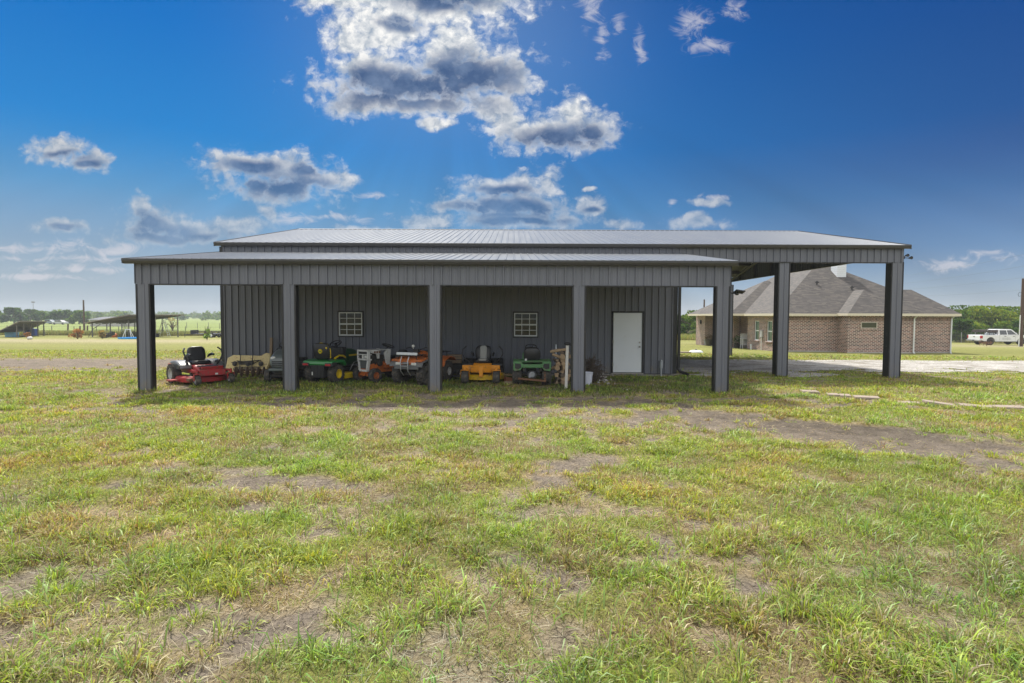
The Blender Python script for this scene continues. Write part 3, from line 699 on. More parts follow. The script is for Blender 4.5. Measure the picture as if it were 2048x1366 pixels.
f = MB(); f.lathe([(0, -.075), (.02, -.074), (.03, -.06), (.022, -.045), (.012, -.04), (.012, -.02), (.032, -.02), (.032, -.012)], (4.37, YW, .97), 'Y', 16); sub(f, 'knob', M_BRASS, door, smooth=50)
f = MB(); f.lathe([(0, -.05), (.026, -.048), (.030, -.02)], (4.37, YW, 1.12), 'Y', 16); sub(f, 'deadbolt', M_BRASS, door, smooth=40)
f = MB(); f.bb(a - .02, b_ + .02, YW - .07, YW + .03, .03, .068); sub(f, 'threshold', M_CONC, door)
for zz in (.35, 1.15, 1.9): f = MB(); f.bb(a + .012, a + .04, YW - .046, YW - .018, zz - .055, zz + .055); sub(f, 'hinge', M_BRASS, door)
# fittings that hang on the barn
p = at(1322, 737, YW - .08)
cp = thing('conduit_stub', 'short grey plastic pipe stub on the wall right of the white door', 'pipe', (p.x, YW - .08, 0))
MB().tube([(0, 0, -.05), (0, 0, .30)], .030, 12).build('pipe', mat('grey_pvc', (.33, .35, .37), .5), cp, smooth=40)
MB().tube([(0, 0, .24), (0, 0, .50), (0, .01, .52)], [.055, .055, .03], 12).build('cap', mat('grey_pvc', (.33, .35, .37)), cp, smooth=40)
sl_ = thing('solar_light', 'small black solar lamp on the lean-to right corner post', 'lamp', (5.70, YF + .05, 2.62))
MB().box(.05, 0, 0, .10, .04, .04).build('bracket', M_TRIM, sl_, bevel=.006)
MB().box(.20, -.02, .04, .24, .20, .03, rot=(R(-18), R(8), 0)).build('solar_panel', mat('solar_cells', (.015, .018, .03), .2), sl_, bevel=.006)
MB().box(.12, -.05, -.02, .08, .08, .05, rot=(R(20), 0, 0)).build('lamp_head', M_TRIM, sl_, bevel=.01)
fl = thing('flood_light', 'black twin flood lamp high on the right corner of the open bay', 'lamp', (XR + .02, YW + .1, 4.06))
MB().cyl((0, 0, 0), (.06, 0, 0), .05).build('base_plate', M_TRIM, fl, smooth=40)
for s, zz in ((-1, -.03), (1, .07)): MB().tube([(.05, 0, 0), (.10, s * .05, zz * .6), (.14, s * .09 - .05, zz)], .012, 6).lathe([(.03, 0), (.035, -.05), (.055, -.11), (.05, -.115), (0, -.10)], (.14, s * .09 - .05, zz), 'Y', 14).build('lamp_head', M_TRIM, fl, smooth=40)
# ------------------------------------------------------------------ machines parked under the lean-to (local frame: +X forward, +Y left, +Z up)
M_TYRE = mat('tyre_rubber', (.055, .052, .049), .85, var=.3, bump=.2, dirt=(.13, .11, .085), dirt_amt=.45, spec=.25)
M_BLACK = mat('black_plastic', (.018, .018, .019), .5, var=.3, dirt=(.07, .065, .055), dirt_amt=.2)
M_VIN = mat('black_vinyl', (.014, .014, .016), .42, var=.3, bump=.1)
M_ENG = mat('oily_engine', (.05, .048, .045), .6, .4, var=.4, vscale=18, bump=.3, dirt=(.12, .09, .06), dirt_amt=.4)
M_RUST = mat('rusty_steel', (.17, .085, .045), .85, .1, var=.4, vscale=12, bump=.3)
M_RED = mat('faded_red_paint', (.36, .018, .022), .45, var=.25, dirt=(.16, .06, .045), dirt_amt=.5)
M_SILV = mat('silver_plastic', (.175, .18, .19), .4, .2, var=.1, dirt=(.3, .26, .2), dirt_amt=.2)
M_RIMG = mat('grey_rim', (.50, .50, .49), .45, .3, dirt=(.25, .2, .15), dirt_amt=.3)
M_YEL = mat('bright_yellow_paint', (.66, .42, .012), .45, dirt=(.2, .15, .07), dirt_amt=.45)
M_ORYE = mat('amber_paint', (.70, .27, .012), .45, var=.2, dirt=(.26, .14, .06), dirt_amt=.35)
M_JD = mat('tractor_green', (.012, .19, .035), .35, var=.15, coat=.3)
M_JDY = mat('tractor_yellow', (.70, .50, .012), .4, dirt=(.3, .24, .1), dirt_amt=.2)
M_OLDG = mat('faded_green', (.075, .20, .075), .6, var=.25, dirt=(.13, .12, .07), dirt_amt=.45)
M_ORNG = mat('worn_orange', (.48, .12, .022), .6, var=.3, dirt=(.20, .085, .04), dirt_amt=.55)
M_ATV = mat('atv_orange', (.50, .125, .02), .5, dirt=(.16, .10, .06), dirt_amt=.5)
M_OWHT = mat('chalky_white', (.60, .60, .585), .6, dirt=(.33, .24, .16), dirt_amt=.25)
M_GREY = mat('slate_hood', (.105, .125, .125), .35, var=.12, coat=.2)
M_LENS = mat('lamp_lens', (.62, .62, .58), .2, var=.05, spec=.8)
M_TAIL = mat('red_lens', (.40, .02, .03), .25)
M_CREAM = mat('cream_deck_paint', (.66, .53, .25), .6, dirt=(.26, .15, .07), dirt_amt=.35, vscale=9)
M_CHROME = mat('worn_steel', (.42, .42, .42), .4, .8, var=.2)
M_WOOD = mat('weathered_wood', (.26, .19, .125), .9, var=.35, vscale=14, bump=.4)
M_WOODL = mat('split_wood', (.36, .255, .155), .9, var=.3, vscale=12, bump=.4)
M_BARK = mat('bark', (.13, .10, .075), .95, var=.4, vscale=14, bump=.6)
def P_(name, m, par, mb, **k):
    if 'bevel' not in k and 'smooth' not in k: k['bevel'] = .008
    return mb.build(name, m, par, **k)
def wheel(par, c, Rr, w, rim=.55, tm=None, rm=None, lugs=0, name='wheel', steer=0.0, lug_h=.02):
    e = bpy.data.objects.new(name, None); COL.objects.link(e); e.parent = par; e.location = c; e.rotation_euler = (0, 0, steer); e.empty_display_size = .1
    h = w / 2; r0 = Rr * rim; b = MB()
    b.lathe([(r0, -h * .80), (r0 * 1.10, -h * .96), (Rr * .84, -h), (Rr * .955, -h * .90), (Rr * .99, -h * .55), (Rr, 0), (Rr * .99, h * .55), (Rr * .955, h * .90), (Rr * .84, h), (r0 * 1.10, h * .96), (r0, h * .80)], (0, 0, 0), 'Y', 36)
    for k in range(lugs):
        a = 2 * math.pi * k / lugs
        for s in (-1, 1):
            aa = a + (math.pi / lugs if s > 0 else 0)
            b.m = Matrix.Rotation(-aa, 4, 'Y'); b.box(Rr * 1.0, s * h * .5, 0, lug_h * 2, h * .95, Rr * .07, rot=(s * .5, 0, 0)); b.m = Matrix.Identity(4)
    b.build('tyre', tm or M_TYRE, e, smooth=35)
    r = MB()
    r.lathe([(r0 * 1.02, -h * .86), (r0 * .92, -h * .86), (r0 * .86, -h * .45), (r0 * .45, -h * .30), (r0 * .36, -h * .55), (r0 * .22, -h * .58), (0, -h * .5)], (0, 0, 0), 'Y', 28)
    r.lathe([(r0 * 1.02, h * .86), (r0 * .92, h * .86), (r0 * .86, h * .45), (r0 * .45, h * .30), (r0 * .36, h * .55), (r0 * .22, h * .58), (0, h * .5)], (0, 0, 0), 'Y', 28)
    r.build('rim', rm or M_RIMG, e, smooth=35)
    return e
def rr(w, h, r, n=4):
    """rounded rectangle outline"""
    o = []
    for cx, cy, a0 in ((w / 2 - r, h / 2 - r, 0), (-w / 2 + r, h / 2 - r, 90), (-w / 2 + r, -h / 2 + r, 180), (w / 2 - r, -h / 2 + r, 270)):
        for k in range(n + 1): a = R(a0 + 90 * k / n); o.append((cx + r * math.cos(a), cy + r * math.sin(a)))
    return o
def seat(par, x, z, w=.46, hb=.5, tilt=12, m=None, arms=False, shell=None, stripe=None):
    m = m or M_VIN; b = MB()
    b.loft([[(x + px_ * s_, py_ * s_, z + zz) for px_, py_ in rr(.46, w, .12)] for s_, zz in ((.86, 0), (1, .03), (1, .08), (.90, .115), (.6, .105))])
    P_('seat_cushion', m, par, b, smooth=60)
    b = MB(); q = Matrix.Translation((x - .21, 0, z + .06)) @ Matrix.Rotation(R(-tilt), 4, 'Y'); b.m = q
    for_r = [[(dx_ + .02 * math.cos(py_ / w * 2.6), py_ * s_, hb / 2 + pz_ * s_) for pz_, py_ in rr(hb, w, .14)] for s_, dx_ in ((.88, -.07), (1, -.045), (1, .015), (.88, .05), (.55, .045))]
    b.loft(for_r); back = P_('seat_back', m, par, b, smooth=60)
    if stripe:
        c = MB(); c.m = q; c.loft([[(dx_, py_ * s_, hb * .50 + pz_ * s_) for pz_, py_ in rr(hb * .96, w * .42, .07)] for s_, dx_ in ((1, .03), (1, .068), (.85, .082))]); k = c.build('back_panel', stripe, back, smooth=50)
        c = MB(); c.loft([[(x + .03 + px_ * s_, py_ * s_, z + zz) for px_, py_ in rr(.44, w * .55, .09)] for s_, zz in ((1, .08), (1, .118), (.85, .128))]); c.build('cushion_panel', stripe, back, smooth=50)
    if arms:
        for s in (-1, 1):
            a = MB(); a.tube([(x - .2, s * (w / 2 + .05), z + .2), (x - .12, s * (w / 2 + .07), z + .26), (x + .02, s * (w / 2 + .08), z + .29), (x + .16, s * (w / 2 + .07), z + .28)], [.025, .04, .042, .03], 8)
            P_('armrest', m, par, a, smooth=50)
    return back
def steering(par, x, z, tilt=35, r=.17, col=True):
    b = MB(); q = Matrix.Translation((x, 0, z)) @ Matrix.Rotation(R(-tilt), 4, 'Y'); b.m = q
    b.tube([(r * math.cos(a), r * math.sin(a), 0) for a in [2 * math.pi * k / 24 for k in range(25)]], .016, 8, False)
    for a in (90, 210, 330): b.tube([(0, 0, -.02), (r * math.cos(R(a)), r * math.sin(R(a)), 0)], .012, 6)
    b.lathe([(0, -.04), (.04, -.035), (.045, .0), (.0, .012)], (0, 0, 0), 'Z', 14); b.m = Matrix.Identity(4)
    if col: b.tube([(x, 0, z), (x + .16, 0, z - .24)], .025, 8)
    P_('steering_wheel', M_BLACK, par, b, smooth=50)

def zero_turn(root, body, deck, fender, rim, seat_stripe=None, red=True):
    for s in (-1, 1): wheel(root, (-.48, s * (.60 if red else .50), .28), .28, .25, .56, rm=rim, lugs=22, lug_h=.008)
    for s in (-1, 1):
        RC, WC = (.150, .13) if red else (.185, .20)
        wheel(root, (.80, s * .46, RC), RC, WC, .45, rm=rim if red else M_BLACK, name='caster_wheel')
        f = MB(); hw = WC / 2 + .015; zt = RC * 2 + .03; f.bb(.76, .84, s * .46 - hw - .012, s * .46 - hw, RC, zt); f.bb(.76, .84, s * .46 + hw, s * .46 + hw + .012, RC, zt); f.bb(.75, .85, s * .46 - hw - .012, s * .46 + hw + .012, zt - .015, zt + .005); f.cyl((.80, s * .46, zt), (.80, s * .46, max(.44, zt + .07)), .035)
        f.tube([(.80, s * .46, .40), (.60, s * .42, .40), (.30, s * .34, .40)], .04, 6)
        P_('caster_fork', body, root, f)
    # cutting deck
    out = [(-.22, -.62), (-.15, -.68), (.12, -.68), (.40, -.55), (.55, -.30), (.60, 0), (.55, .30), (.40, .55), (.12, .68), (-.15, .68), (-.22, .62)]
    b = MB(); b.loft([[(x_ * s_, y_ * s_, zz) for x_, y_ in out] for s_, zz in ((1, .08), (1, .20), (.94, .235), (.90, .24))]); dk = P_('mower_deck', deck, root, b, smooth=30)
    g = MB()
    for y in (-.38, 0, .38): g.lathe([(0, .33), (.035, .33), (.035, .27), (.09, .27), (.09, .25), (.12, .238)], (.16 if y else .28, y, 0), 'Z', 16)
    g.bb(-.05, .12, -.30, .30, .24, .27); g.build('deck_pulley', M_ENG, dk, smooth=35)
    g = MB(); g.prism([(-.16, -.67), (.16, -.67), (.10, -.95), (-.12, -.93)], 'Z', .12, .16); P_('discharge_chute', M_BLACK if not red else body, root, g)
    # frame, foot deck and front panel
    b = MB(); b.bb(-.75, .25, -.30, .30, .28, .40); b.bb(-.2, .62, -.36, -.30, .32, .41); b.bb(-.2, .62, .30, .36, .32, .41); b.bb(.56, .64, -.46, .46, .35, .43)
    P_('frame', body, root, b, bevel=.012)
    b = MB(); b.prism([(.16, .40), (.44, .41), (.66, .50), (.67, .53), (.42, .455), (.16, .45)], 'Y', -.32, .32); b.prism([(.60, .30), (.66, .31), (.70, .52), (.66, .53)], 'Y', -.30, .30)
    if not red: b.bb(.63, .70, -.06, .06, .18, .5)
    P_('foot_platform', body, root, b, bevel=.012)
    b = MB(); b.prism([(-.10, .40), (.22, .42), (.20, .50), (.13, .54), (-.10, .54)], 'Y', -.28, .28); con = P_('seat_pedestal', body, root, b, bevel=.03, seg=3)
    if not red:
        g = MB(); g.bb(.205, .222, -.26, .26, .435, .490); g.build('badge_strip', M_OWHT, con)
        g = MB()
        g.bb(.221, .226, -.17, .17, .455, .470)
        g.build('badge_lettering', mat('badge_grey', (.2, .22, .25)), con)
    for s in (-1, 1):
        b = MB(); prof = [(-.86, .44), (-.84, .56), (-.70, .64), (-.40, .67), (-.12, .61), (.02, .52), (.02, .42), (-.2, .42)]
        b.prism(prof, 'Y', s * .28, s * .62); fo = P_('fender', fender, root, b, bevel=.05, seg=4)
        b = MB(); b.prism([(-.62, .425), (-.25, .425), (.0, .43), (.005, .54), (-.14, .58), (-.35, .56)], 'Y', s * .62, s * .632); b.build('side_panel', M_BLACK if not red else mat('dark_grey_panel', (.05, .055, .06), .4), fo, bevel=.004)
        if red:
            b = MB(); b.prism([(-.84, .47), (-.60, .455), (-.36, .50), (-.50, .56), (-.8, .57)], 'Y', s * .62, s * .634); b.build('side_stripe', mat('salmon_decal', (.52, .14, .10), .4), fo)
    b = MB(); b.bb(-.98, -.58, -.27, .27, .42, .62); b.lathe([(.22, .62), (.22, .72), (.15, .78), (0, .79)], (-.76, 0, 0), 'Z', 20); b.bb(-1.02, -.96, -.34, .34, .36, .56)
    P_('engine', M_ENG, root, b, bevel=.02)
    seat(root, -.16, .54, .50, .46, 12, arms=True, stripe=seat_stripe)
    for s in (-1, 1):
        b = MB(); b.tube([(.0, s * .38, .55), (.08, s * .52, .66), (.10, s * .62, .82), (.06, s * .60, .96), (.0, s * .52, 1.04), (-.02, s * .50, 1.05)] if not red else [(.02, s * .40, .55), (.10, s * .46, .66), (.12, s * .52, .82), (.04, s * .53, .95), (-.06, s * .46, 1.03)], [.014, .016, .018, .02, .022, .02] if not red else [.018, .02, .022, .024, .022], 8)
        P_('steering_lever', M_BLACK, root, b, smooth=50)
    b = MB(); b.lathe([(.05, 0), (.055, .03), (.03, .05), (0, .05)], (.02, .40, .60), 'Z', 12); P_('fuel_cap', M_BLACK, root, b, smooth=40)

def gz(x, y): return float(terr(x, y) + hump(np.array([x]), np.array([y]))[0])
def place(name, label, cat, x, y, deg): return thing(name, label, cat, (x, y, gz(x, y) + .005), R(deg))

M_DARKP = mat('dark_grey_panel', (.05, .055, .06), .4)
rm = place('zero_turn_mower', 'red zero-turn mower with silver fenders and tall black seat, left end of the row', 'mower', -9.12, 16.72, -40)
zero_turn(rm, M_RED, M_RED, M_SILV, M_RIMG)
b = MB(); b.prism([(.40, .42), (.66, .34), (.69, .26), (.72, .26), (.71, .44), (.46, .50), (.26, .52), (.26, .46)], 'Y', -.36, .36); P_('front_panel', M_RED, rm, b, bevel=.02)
b = MB(); b.bb(.712, .722, .06, .14, .28, .33); P_('warning_decal', M_OWHT, rm, b)
b = MB(); b.prism([(.25, .515), (.27, .54), (.46, .525), (.45, .50)], 'Y', -.26, .26); P_('foot_mat', M_BLACK, rm, b)
b = MB(); b.tube([(.10, .34, .50), (.22, .40, .62), (.34, .42, .74)], .014, 6); b.tube([(.30, .42, .74), (.38, .42, .75)], .022, 6); P_('deck_lift_lever', M_BLACK, rm, b, smooth=40)
b = MB(); b.tube([(-.25, -.50, .245), (.0, -.52, .27), (.25, -.40, .26), (.3, .40, .26), (.05, .54, .27), (-.25, .50, .245)], .018, 6); P_('deck_belt', M_BLACK, rm, b, smooth=40)
for s in (-1, 1): b = MB(); b.bb(.40, .60, s * .55 - .05, s * .55 + .05, .12, .20); P_('anti_scalp_bracket', M_RUST, rm, b)
ym = place('zero_turn_mower', 'yellow zero-turn mower seen head-on, grey stripe on its black seat', 'mower', -.90, 17.42, -91)
zero_turn(ym, M_ORYE, M_YEL, M_BLACK, M_BLACK, seat_stripe=mat('grey_vinyl', (.36, .36, .34), .6), red=False)
b = MB(); b.bb(.60, .66, -.56, .56, .40, .53); P_('front_bar', M_ORYE, ym, b, bevel=.02)

# ---- cream mower deck standing on edge against the wall, disc harrow in front of it
c0 = at(492, 757, 18.75)
dk = thing('mower_deck', 'cream rusty mower deck stood on edge against the barn wall behind the red mower', 'mower deck', (c0.x, 18.85, .08), 0)
q = Matrix.Rotation(R(78), 4, 'X')
out = [(-.74, .16), (-.70, .50), (-.52, .60), (.42, .58), (.60, .68), (.74, .64), (.76, .42), (.66, .12), (.40, -.02), (-.30, -.06), (-.62, .02)]
b = MB(); b.m = q; b.loft([[(x_ * s_, .3 + (y_ - .3) * s_, zz) for x_, y_ in out] for s_, zz in ((1.0, -.16), (1.0, -.02), (.95, .02))]); P_('shell', M_CREAM, dk, b, smooth=30)
for px_ in (-.42, .45, .02):
    b = MB(); b.m = q; b.lathe([(0, .10), (.03, .10), (.035, .07), (.07, .07), (.085, .055), (.07, .04), (.05, .03), (.05, .02)], (px_, .30, 0), 'Z', 18); P_('pulley', M_ENG if px_ else M_CHROME, dk, b, smooth=35)
b = MB(); b.m = q
for p0, p1 in (((-.53, .34), (.45, .42)), ((-.42, .18), (.45, .19)), ((-.36, .40), (.0, .34)), ((.05, .24), (.38, .40))): b.tube([(*p0, .055), (*p1, .055)], .014, 6)
P_('drive_belt', M_BLACK, dk, b, smooth=40)
b = MB(); b.m = q
for x_ in (-.22, .18): b.box(x_, .30, .10, .025, .62, .03)
b.box(0, .12, .05, .9, .05, .04); b.box(-.05, .33, .04, .5, .12, .03); P_('lift_bracket', M_ENG, dk, b)
b = MB(); b.m = q; b.box(.50, .02, .03, .16, .12, .02); P_('warning_decal', M_BLACK, dk, b)
hx = at(497, 757, 18.0)
dh = thing('disc_harrow', 'rusty disc harrow lying below the cream mower deck', 'harrow', (hx.x, 18.15, 0), R(8))
for k in range(6):
    b = MB(); x_ = -.42 + k * .17; b.lathe([(0, .035), (.08, .02), (.165, -.02), (.16, -.028), (.08, .010), (0, .02)], (x_, 0, .19), 'X', 24); P_('disc', mat('worn_disc_steel', (.28, .22, .17), .5, .4, dirt=(.16, .09, .05), dirt_amt=.5), dh, b, smooth=35)
b = MB(); b.cyl((-.5, 0, .16), (.55, 0, .16), .02); b.bb(-.55, .55, .10, .16, .20, .25); b.bb(-.4, -.36, 0, .12, .14, .22); b.bb(.36, .40, 0, .12, .14, .22); P_('gang_frame', M_RUST, dh, b)
px0 = at(541, 725, 19.2)
pl = thing('wood_post', 'short weathered wooden post leaning on the wall beside the grey tractor', 'post', (px0.x, 19.2, 0)); MB().box(0, .05, .62, .085, .085, 1.24, rot=(R(-4), R(1), 0)).build('timber', M_WOOD, pl, bevel=.006)

# ---- lawn tractors
def lawn_tractor(root, kind, hoodm, fendm, rim, seatm=None, RR=.27, RF=.19):
    xr, xf = -.62, .60
    for s in (-1, 1):
        wheel(root, (xr, s * .40, RR), RR, .25, .50, rm=rim, lugs=20, lug_h=.009)
        wheel(root, (xf, s * .37, RF), RF, .16, .42, rm=rim, name='front_wheel', steer=R(-6) if kind == 'grey' else 0)
    b = MB(); b.bb(-.8, .8, -.16, .16, .26, .40); b.cyl((xr, -.34, RR), (xr, .34, RR), .05); b.bb(xf - .05, xf + .05, -.32, .32, RF - .03, RF + .05); P_('chassis', M_ENG if kind != 'white' else M_ORNG, root, b, bevel=.01)
    b = MB(); out = [(-.30, -.50), (.12, -.53), (.34, -.35), (.34, .35), (.12, .53), (-.30, .50)]
    b.loft([[(x_ * s_, y_ * s_, zz) for x_, y_ in out] for s_, zz in ((1, .10), (1, .22), (.92, .26))]); P_('mower_deck', M_JDY if kind == 'deere' else (M_BLACK if kind == 'grey' else M_ENG), root, b, smooth=30)
    b = MB(); b.bb(-.30, .22, -.36, .36, .33, .38); b.bb(.1, .22, -.2, .2, .38, .62); P_('footboard', M_BLACK if kind != 'white' else M_ORNG, root, b, bevel=.015)
# grey tractor, nose to the camera
g = place('lawn_tractor', 'slate grey lawn tractor with two clear headlights, half hidden behind a post', 'lawn tractor', -7.0, 17.55, -80)
lawn_tractor(g, 'grey', M_GREY, M_GREY, M_RIMG, RR=.27, RF=.19)
b = MB()
def hood_ring(x_, w, z0, z1, r): return [(x_, y_, (z0 + z1) / 2 + z_) for y_, z_ in rr(w, z1 - z0, r)]
b.loft([hood_ring(.12, .54, .42, .98, .16), hood_ring(.4, .56, .42, .94, .17), hood_ring(.7, .55, .42, .87, .17), hood_ring(.86, .52, .43, .80, .16), hood_ring(.93, .42, .47, .73, .12)]); hd_ = P_('hood', M_GREY, g, b, smooth=50)
for s in (-1, 1): b = MB(); b.ball((.865, s * .155, .735), .06, .095, .05); b.build('headlight', M_LENS, hd_, smooth=60)
b = MB()
for k in range(3): b.bb(.87, .945, -.19, .19, .50 + k * .058, .535 + k * .058)
b.build('grille', M_BLACK, hd_, bevel=.01)
b = MB(); b.bb(.72, .98, -.28, .28, .35, .44); P_('bumper', M_GREY, g, b, bevel=.03)
b = MB(); b.prism([(-.92, .50), (-.88, .64), (-.4, .66), (-.28, .56), (-.28, .46), (-.9, .46)], 'Y', -.50, .50); P_('fender', M_BLACK, g, b, bevel=.04)
seat(g, -.42, .66, .46, .42, 10); steering(g, -.02, 1.06)
b = MB(); b.bb(-.06, .16, -.24, .24, .6, .98); P_('dashboard', M_BLACK, g, b, bevel=.03)
# green and yellow tractor, its back to the camera
g = place('lawn_tractor', 'green lawn tractor with yellow wheels, its black seat back turned to the camera', 'lawn tractor', -5.42, 17.58, 72)
lawn_tractor(g, 'deere', M_JD, M_JD, M_JDY, RR=.275, RF=.20)
b = MB(); b.prism([(-.98, .56), (-.95, .66), (-.6, .70), (-.30, .66), (-.22, .52), (-.28, .48), (-.42, .60), (-.8, .60), (-.92, .50)], 'Y', -.50, .50); fe = P_('fender', M_JD, g, b, bevel=.02)
b = MB()
for s in (-1, 1): b.prism([(-1.0, .50), (-.99, .60), (-.88, .63), (-.72, .62), (-.76, .55), (-.9, .52)], 'Y', s * .27, s * .535)
P_('fender_corner', M_BLACK, g, b, bevel=.02)
for s in (-1, 1): b = MB(); b.bb(-1.015, -.985, s * .39 - .09, s * .39 + .09, .525, .585); P_('tail_light', M_TAIL, g, b, bevel=.012)
b = MB(); b.bb(-.96, -.72, -.23, .23, .17, .55)
for k in range(9): b.bb(-.972, -.955, -.21 + k * .05, -.19 + k * .05, .19, .53)
P_('rear_cover', M_BLACK, g, b, bevel=.006)
b = MB(); b.bb(-.976, -.966, .15, .19, .24, .34); P_('decal', M_OWHT, g, b)
bk = seat(g, -.48, .63, .56, .50, 8)
b = MB(); q = Matrix.Translation((-.69, 0, .69)) @ Matrix.Rotation(R(-8), 4, 'Y'); b.m = q
b.tube([(.0, -.27, .05), (.0, -.29, .30), (-.01, -.22, .46), (-.01, 0, .495), (-.01, .22, .46), (.0, .29, .30), (.0, .27, .05)], .018, 6); b.build('seat_piping', M_JDY, bk, smooth=40)
b = MB(); b.m = q; b.lathe([(0, -.085), (.060, -.084), (.062, -.07)], (0, 0, 0), 'X', 20); b.m = q @ Matrix.Translation((0, .02, .26)); b.v = []; b.f = []
b.lathe([(0, -.078), (.066, -.077), (.068, -.06)], (0, 0, 0), 'X', 22); b.build('emblem', M_JDY, bk, smooth=40)
b = MB(); b.m = q @ Matrix.Translation((0, .02, .26)); b.prism([(-.046, -.010), (-.02, .018), (.012, .012), (.03, .035), (.044, .03), (.034, .005), (.05, -.03), (.036, -.032), (.012, -.008), (-.022, -.006), (-.04, -.035), (-.05, -.03)], 'X', -.084, -.076); b.build('emblem_mark', M_JD, bk)
b = MB(); b.m = q; b.ball((-.055, -.20, .36), .02, .035, .035); b.build('seat_latch', M_JDY, bk, smooth=60)
b = MB(); b.tube([(-.60, -.34, .72), (-.40, -.36, .80), (-.2, -.36, .78), (-.05, -.34, .72)], .028, 8); P_('armrest', M_JDY, g, b, smooth=50)
b = MB(); b.loft([hood_ring(.10, .58, .44, 1.0, .14), hood_ring(.5, .60, .44, .97, .15), hood_ring(.85, .56, .44, .88, .15), hood_ring(1.0, .44, .48, .80, .12)]); hd_ = P_('hood', mat('deep_green', (.008, .06, .015), .3, coat=.3), g, b, smooth=50)
b = MB(); b.bb(.20, .72, -.306, -.298, .74, .79); b.bb(.2, .72, .298, .306, .74, .79); b.build('hood_stripe', M_JDY, hd_)
b = MB(); b.bb(-.10, .14, -.26, .26, .7, 1.03); P_('dashboard', M_BLACK, g, b, bevel=.03); steering(g, -.06, 1.14, 30)
b = MB(); b.tube([(.05, -.42, .30), (.12, -.52, .55), (.25, -.60, .62)], .014, 6); b.tube([(.10, -.60, .25), (.18, -.70, .52)], .02, 6); P_('lift_lever', M_CHROME, g, b, smooth=40)
# old white and orange garden tractor, nose to the camera
g = place('garden_tractor', 'old garden tractor with white grille and orange chassis, hood panel missing', 'garden tractor', -3.99, 17.60, -127)
xr, xf = -.70, .62
for s in (-1, 1):
    wheel(g, (xr, s * .38, .29), .29, .22, .5, rm=M_ORNG, lugs=16, lug_h=.014); wheel(g, (xf, s * .36, .215), .215, .16, .48, rm=M_ORNG, name='front_wheel')
b = MB(); b.bb(xf - .045, xf + .045, -.30, .30, .18, .26); b.cyl((xf + .0, -.06, .25), (xf + .09, -.06, .25), .075, n=18); b.bb(-.6, .75, -.13, .13, .27, .42); b.prism([(.1, .40), (.7, .40), (.72, .52), (.1, .60)], 'Y', -.17, .17); P_('chassis', mat('oily_orange', (.62, .16, .03), .6, dirt=(.2, .09, .04), dirt_amt=.4), g, b, bevel=.01)
b = MB(); b.prism([(-.75, .36), (.12, .38), (.16, .54), (-.2, .62), (-.5, .62), (-.85, .52)], 'Y', -.24, .24); P_('body', M_ORNG, g, b, bevel=.03)
# grille: frame with openings
b = MB(); xg = .80
for q in ((-.25, .25, .92, .97), (-.25, .25, .82, .845), (-.25, .25, .66, .70), (-.25, -.215, .66, .97), (.215, .25, .66, .97), (-.02, .02, .70, .82)): b.bb(xg - .16 if q[0] == -.25 and q[1] == .25 else xg - .1, xg, q[0], q[1], q[2], q[3])
for y0, y1, sg in ((-.25, -.16, 1), (.25, .16, -1)): b.prism([(y0, .66), (y0 + sg * .06, .66), (y1 + sg * .03, .34), (y1, .34)], 'X', xg - .12, xg - .012)
b.bb(xg - .12, xg - .014, -.17, .17, .32, .38)
for s in (-1, 1): b.prism([(xg - .012, .36), (xg - .012, .66), (xg - .10, .66), (xg - .10, .36)], 'Y', s * .19, s * .205)
gr_ = P_('grille', M_OWHT, g, b, bevel=.006)
b = MB(); b.bb(xg - .13, xg - .05, -.16, .16, .38, .66); b.build('radiator_screen', mat('grey_mesh', (.12, .13, .13), .5, .4), gr_)
b = MB(); b.bb(xg - .10, xg - .03, -.21, .21, .845, .92); b.build('grille_slot', M_BLACK, gr_)
for s in (-1, 1): b = MB(); b.ball((xg - .05, s * .12, .76), .04, .07, .05); b.build('headlight', M_LENS if s > 0 else M_BLACK, gr_, smooth=60)
b = MB(); b.prism([(.36, .70), (.36, .955), (.64, .95), (.66, .88), (.45, .84), (.42, .70)], 'Y', .20, .26)
b.prism([(-.05, .50), (.12, .50), (.16, .93), (.64, .95), (.64, .88), (.2, .86), (.04, .98), (-.08, .96)], 'Y', -.26, -.20); b.prism([(-.05, .5), (.08, .5), (.16, .86), (.04, .98), (-.08, .96)], 'Y', .20, .26); b.bb(-.06, .68, -.258, .258, .945, .962); co_ = P_('cowl', M_OWHT, g, b, bevel=.006)
b = MB()
for k in range(3): b.bb(.34 + k * .085, .40 + k * .085, .258, .266, .865, .93)
for k in range(3): b.bb(.34 + k * .085, .40 + k * .085, -.266, -.258, .885, .93)
b.build('vent', M_RUST, co_)
b = MB(); b.bb(.10, .62, -.15, .15, .50, .80); b.lathe([(.12, .80), (.12, .88), (0, .89)], (.35, 0, 0), 'Z', 16); b.cyl((.5, .16, .62), (.5, .26, .55), .035); b.cyl((.3, .14, .55), (.3, .24, .55), .09); P_('engine', M_ENG, g, b, bevel=.015)
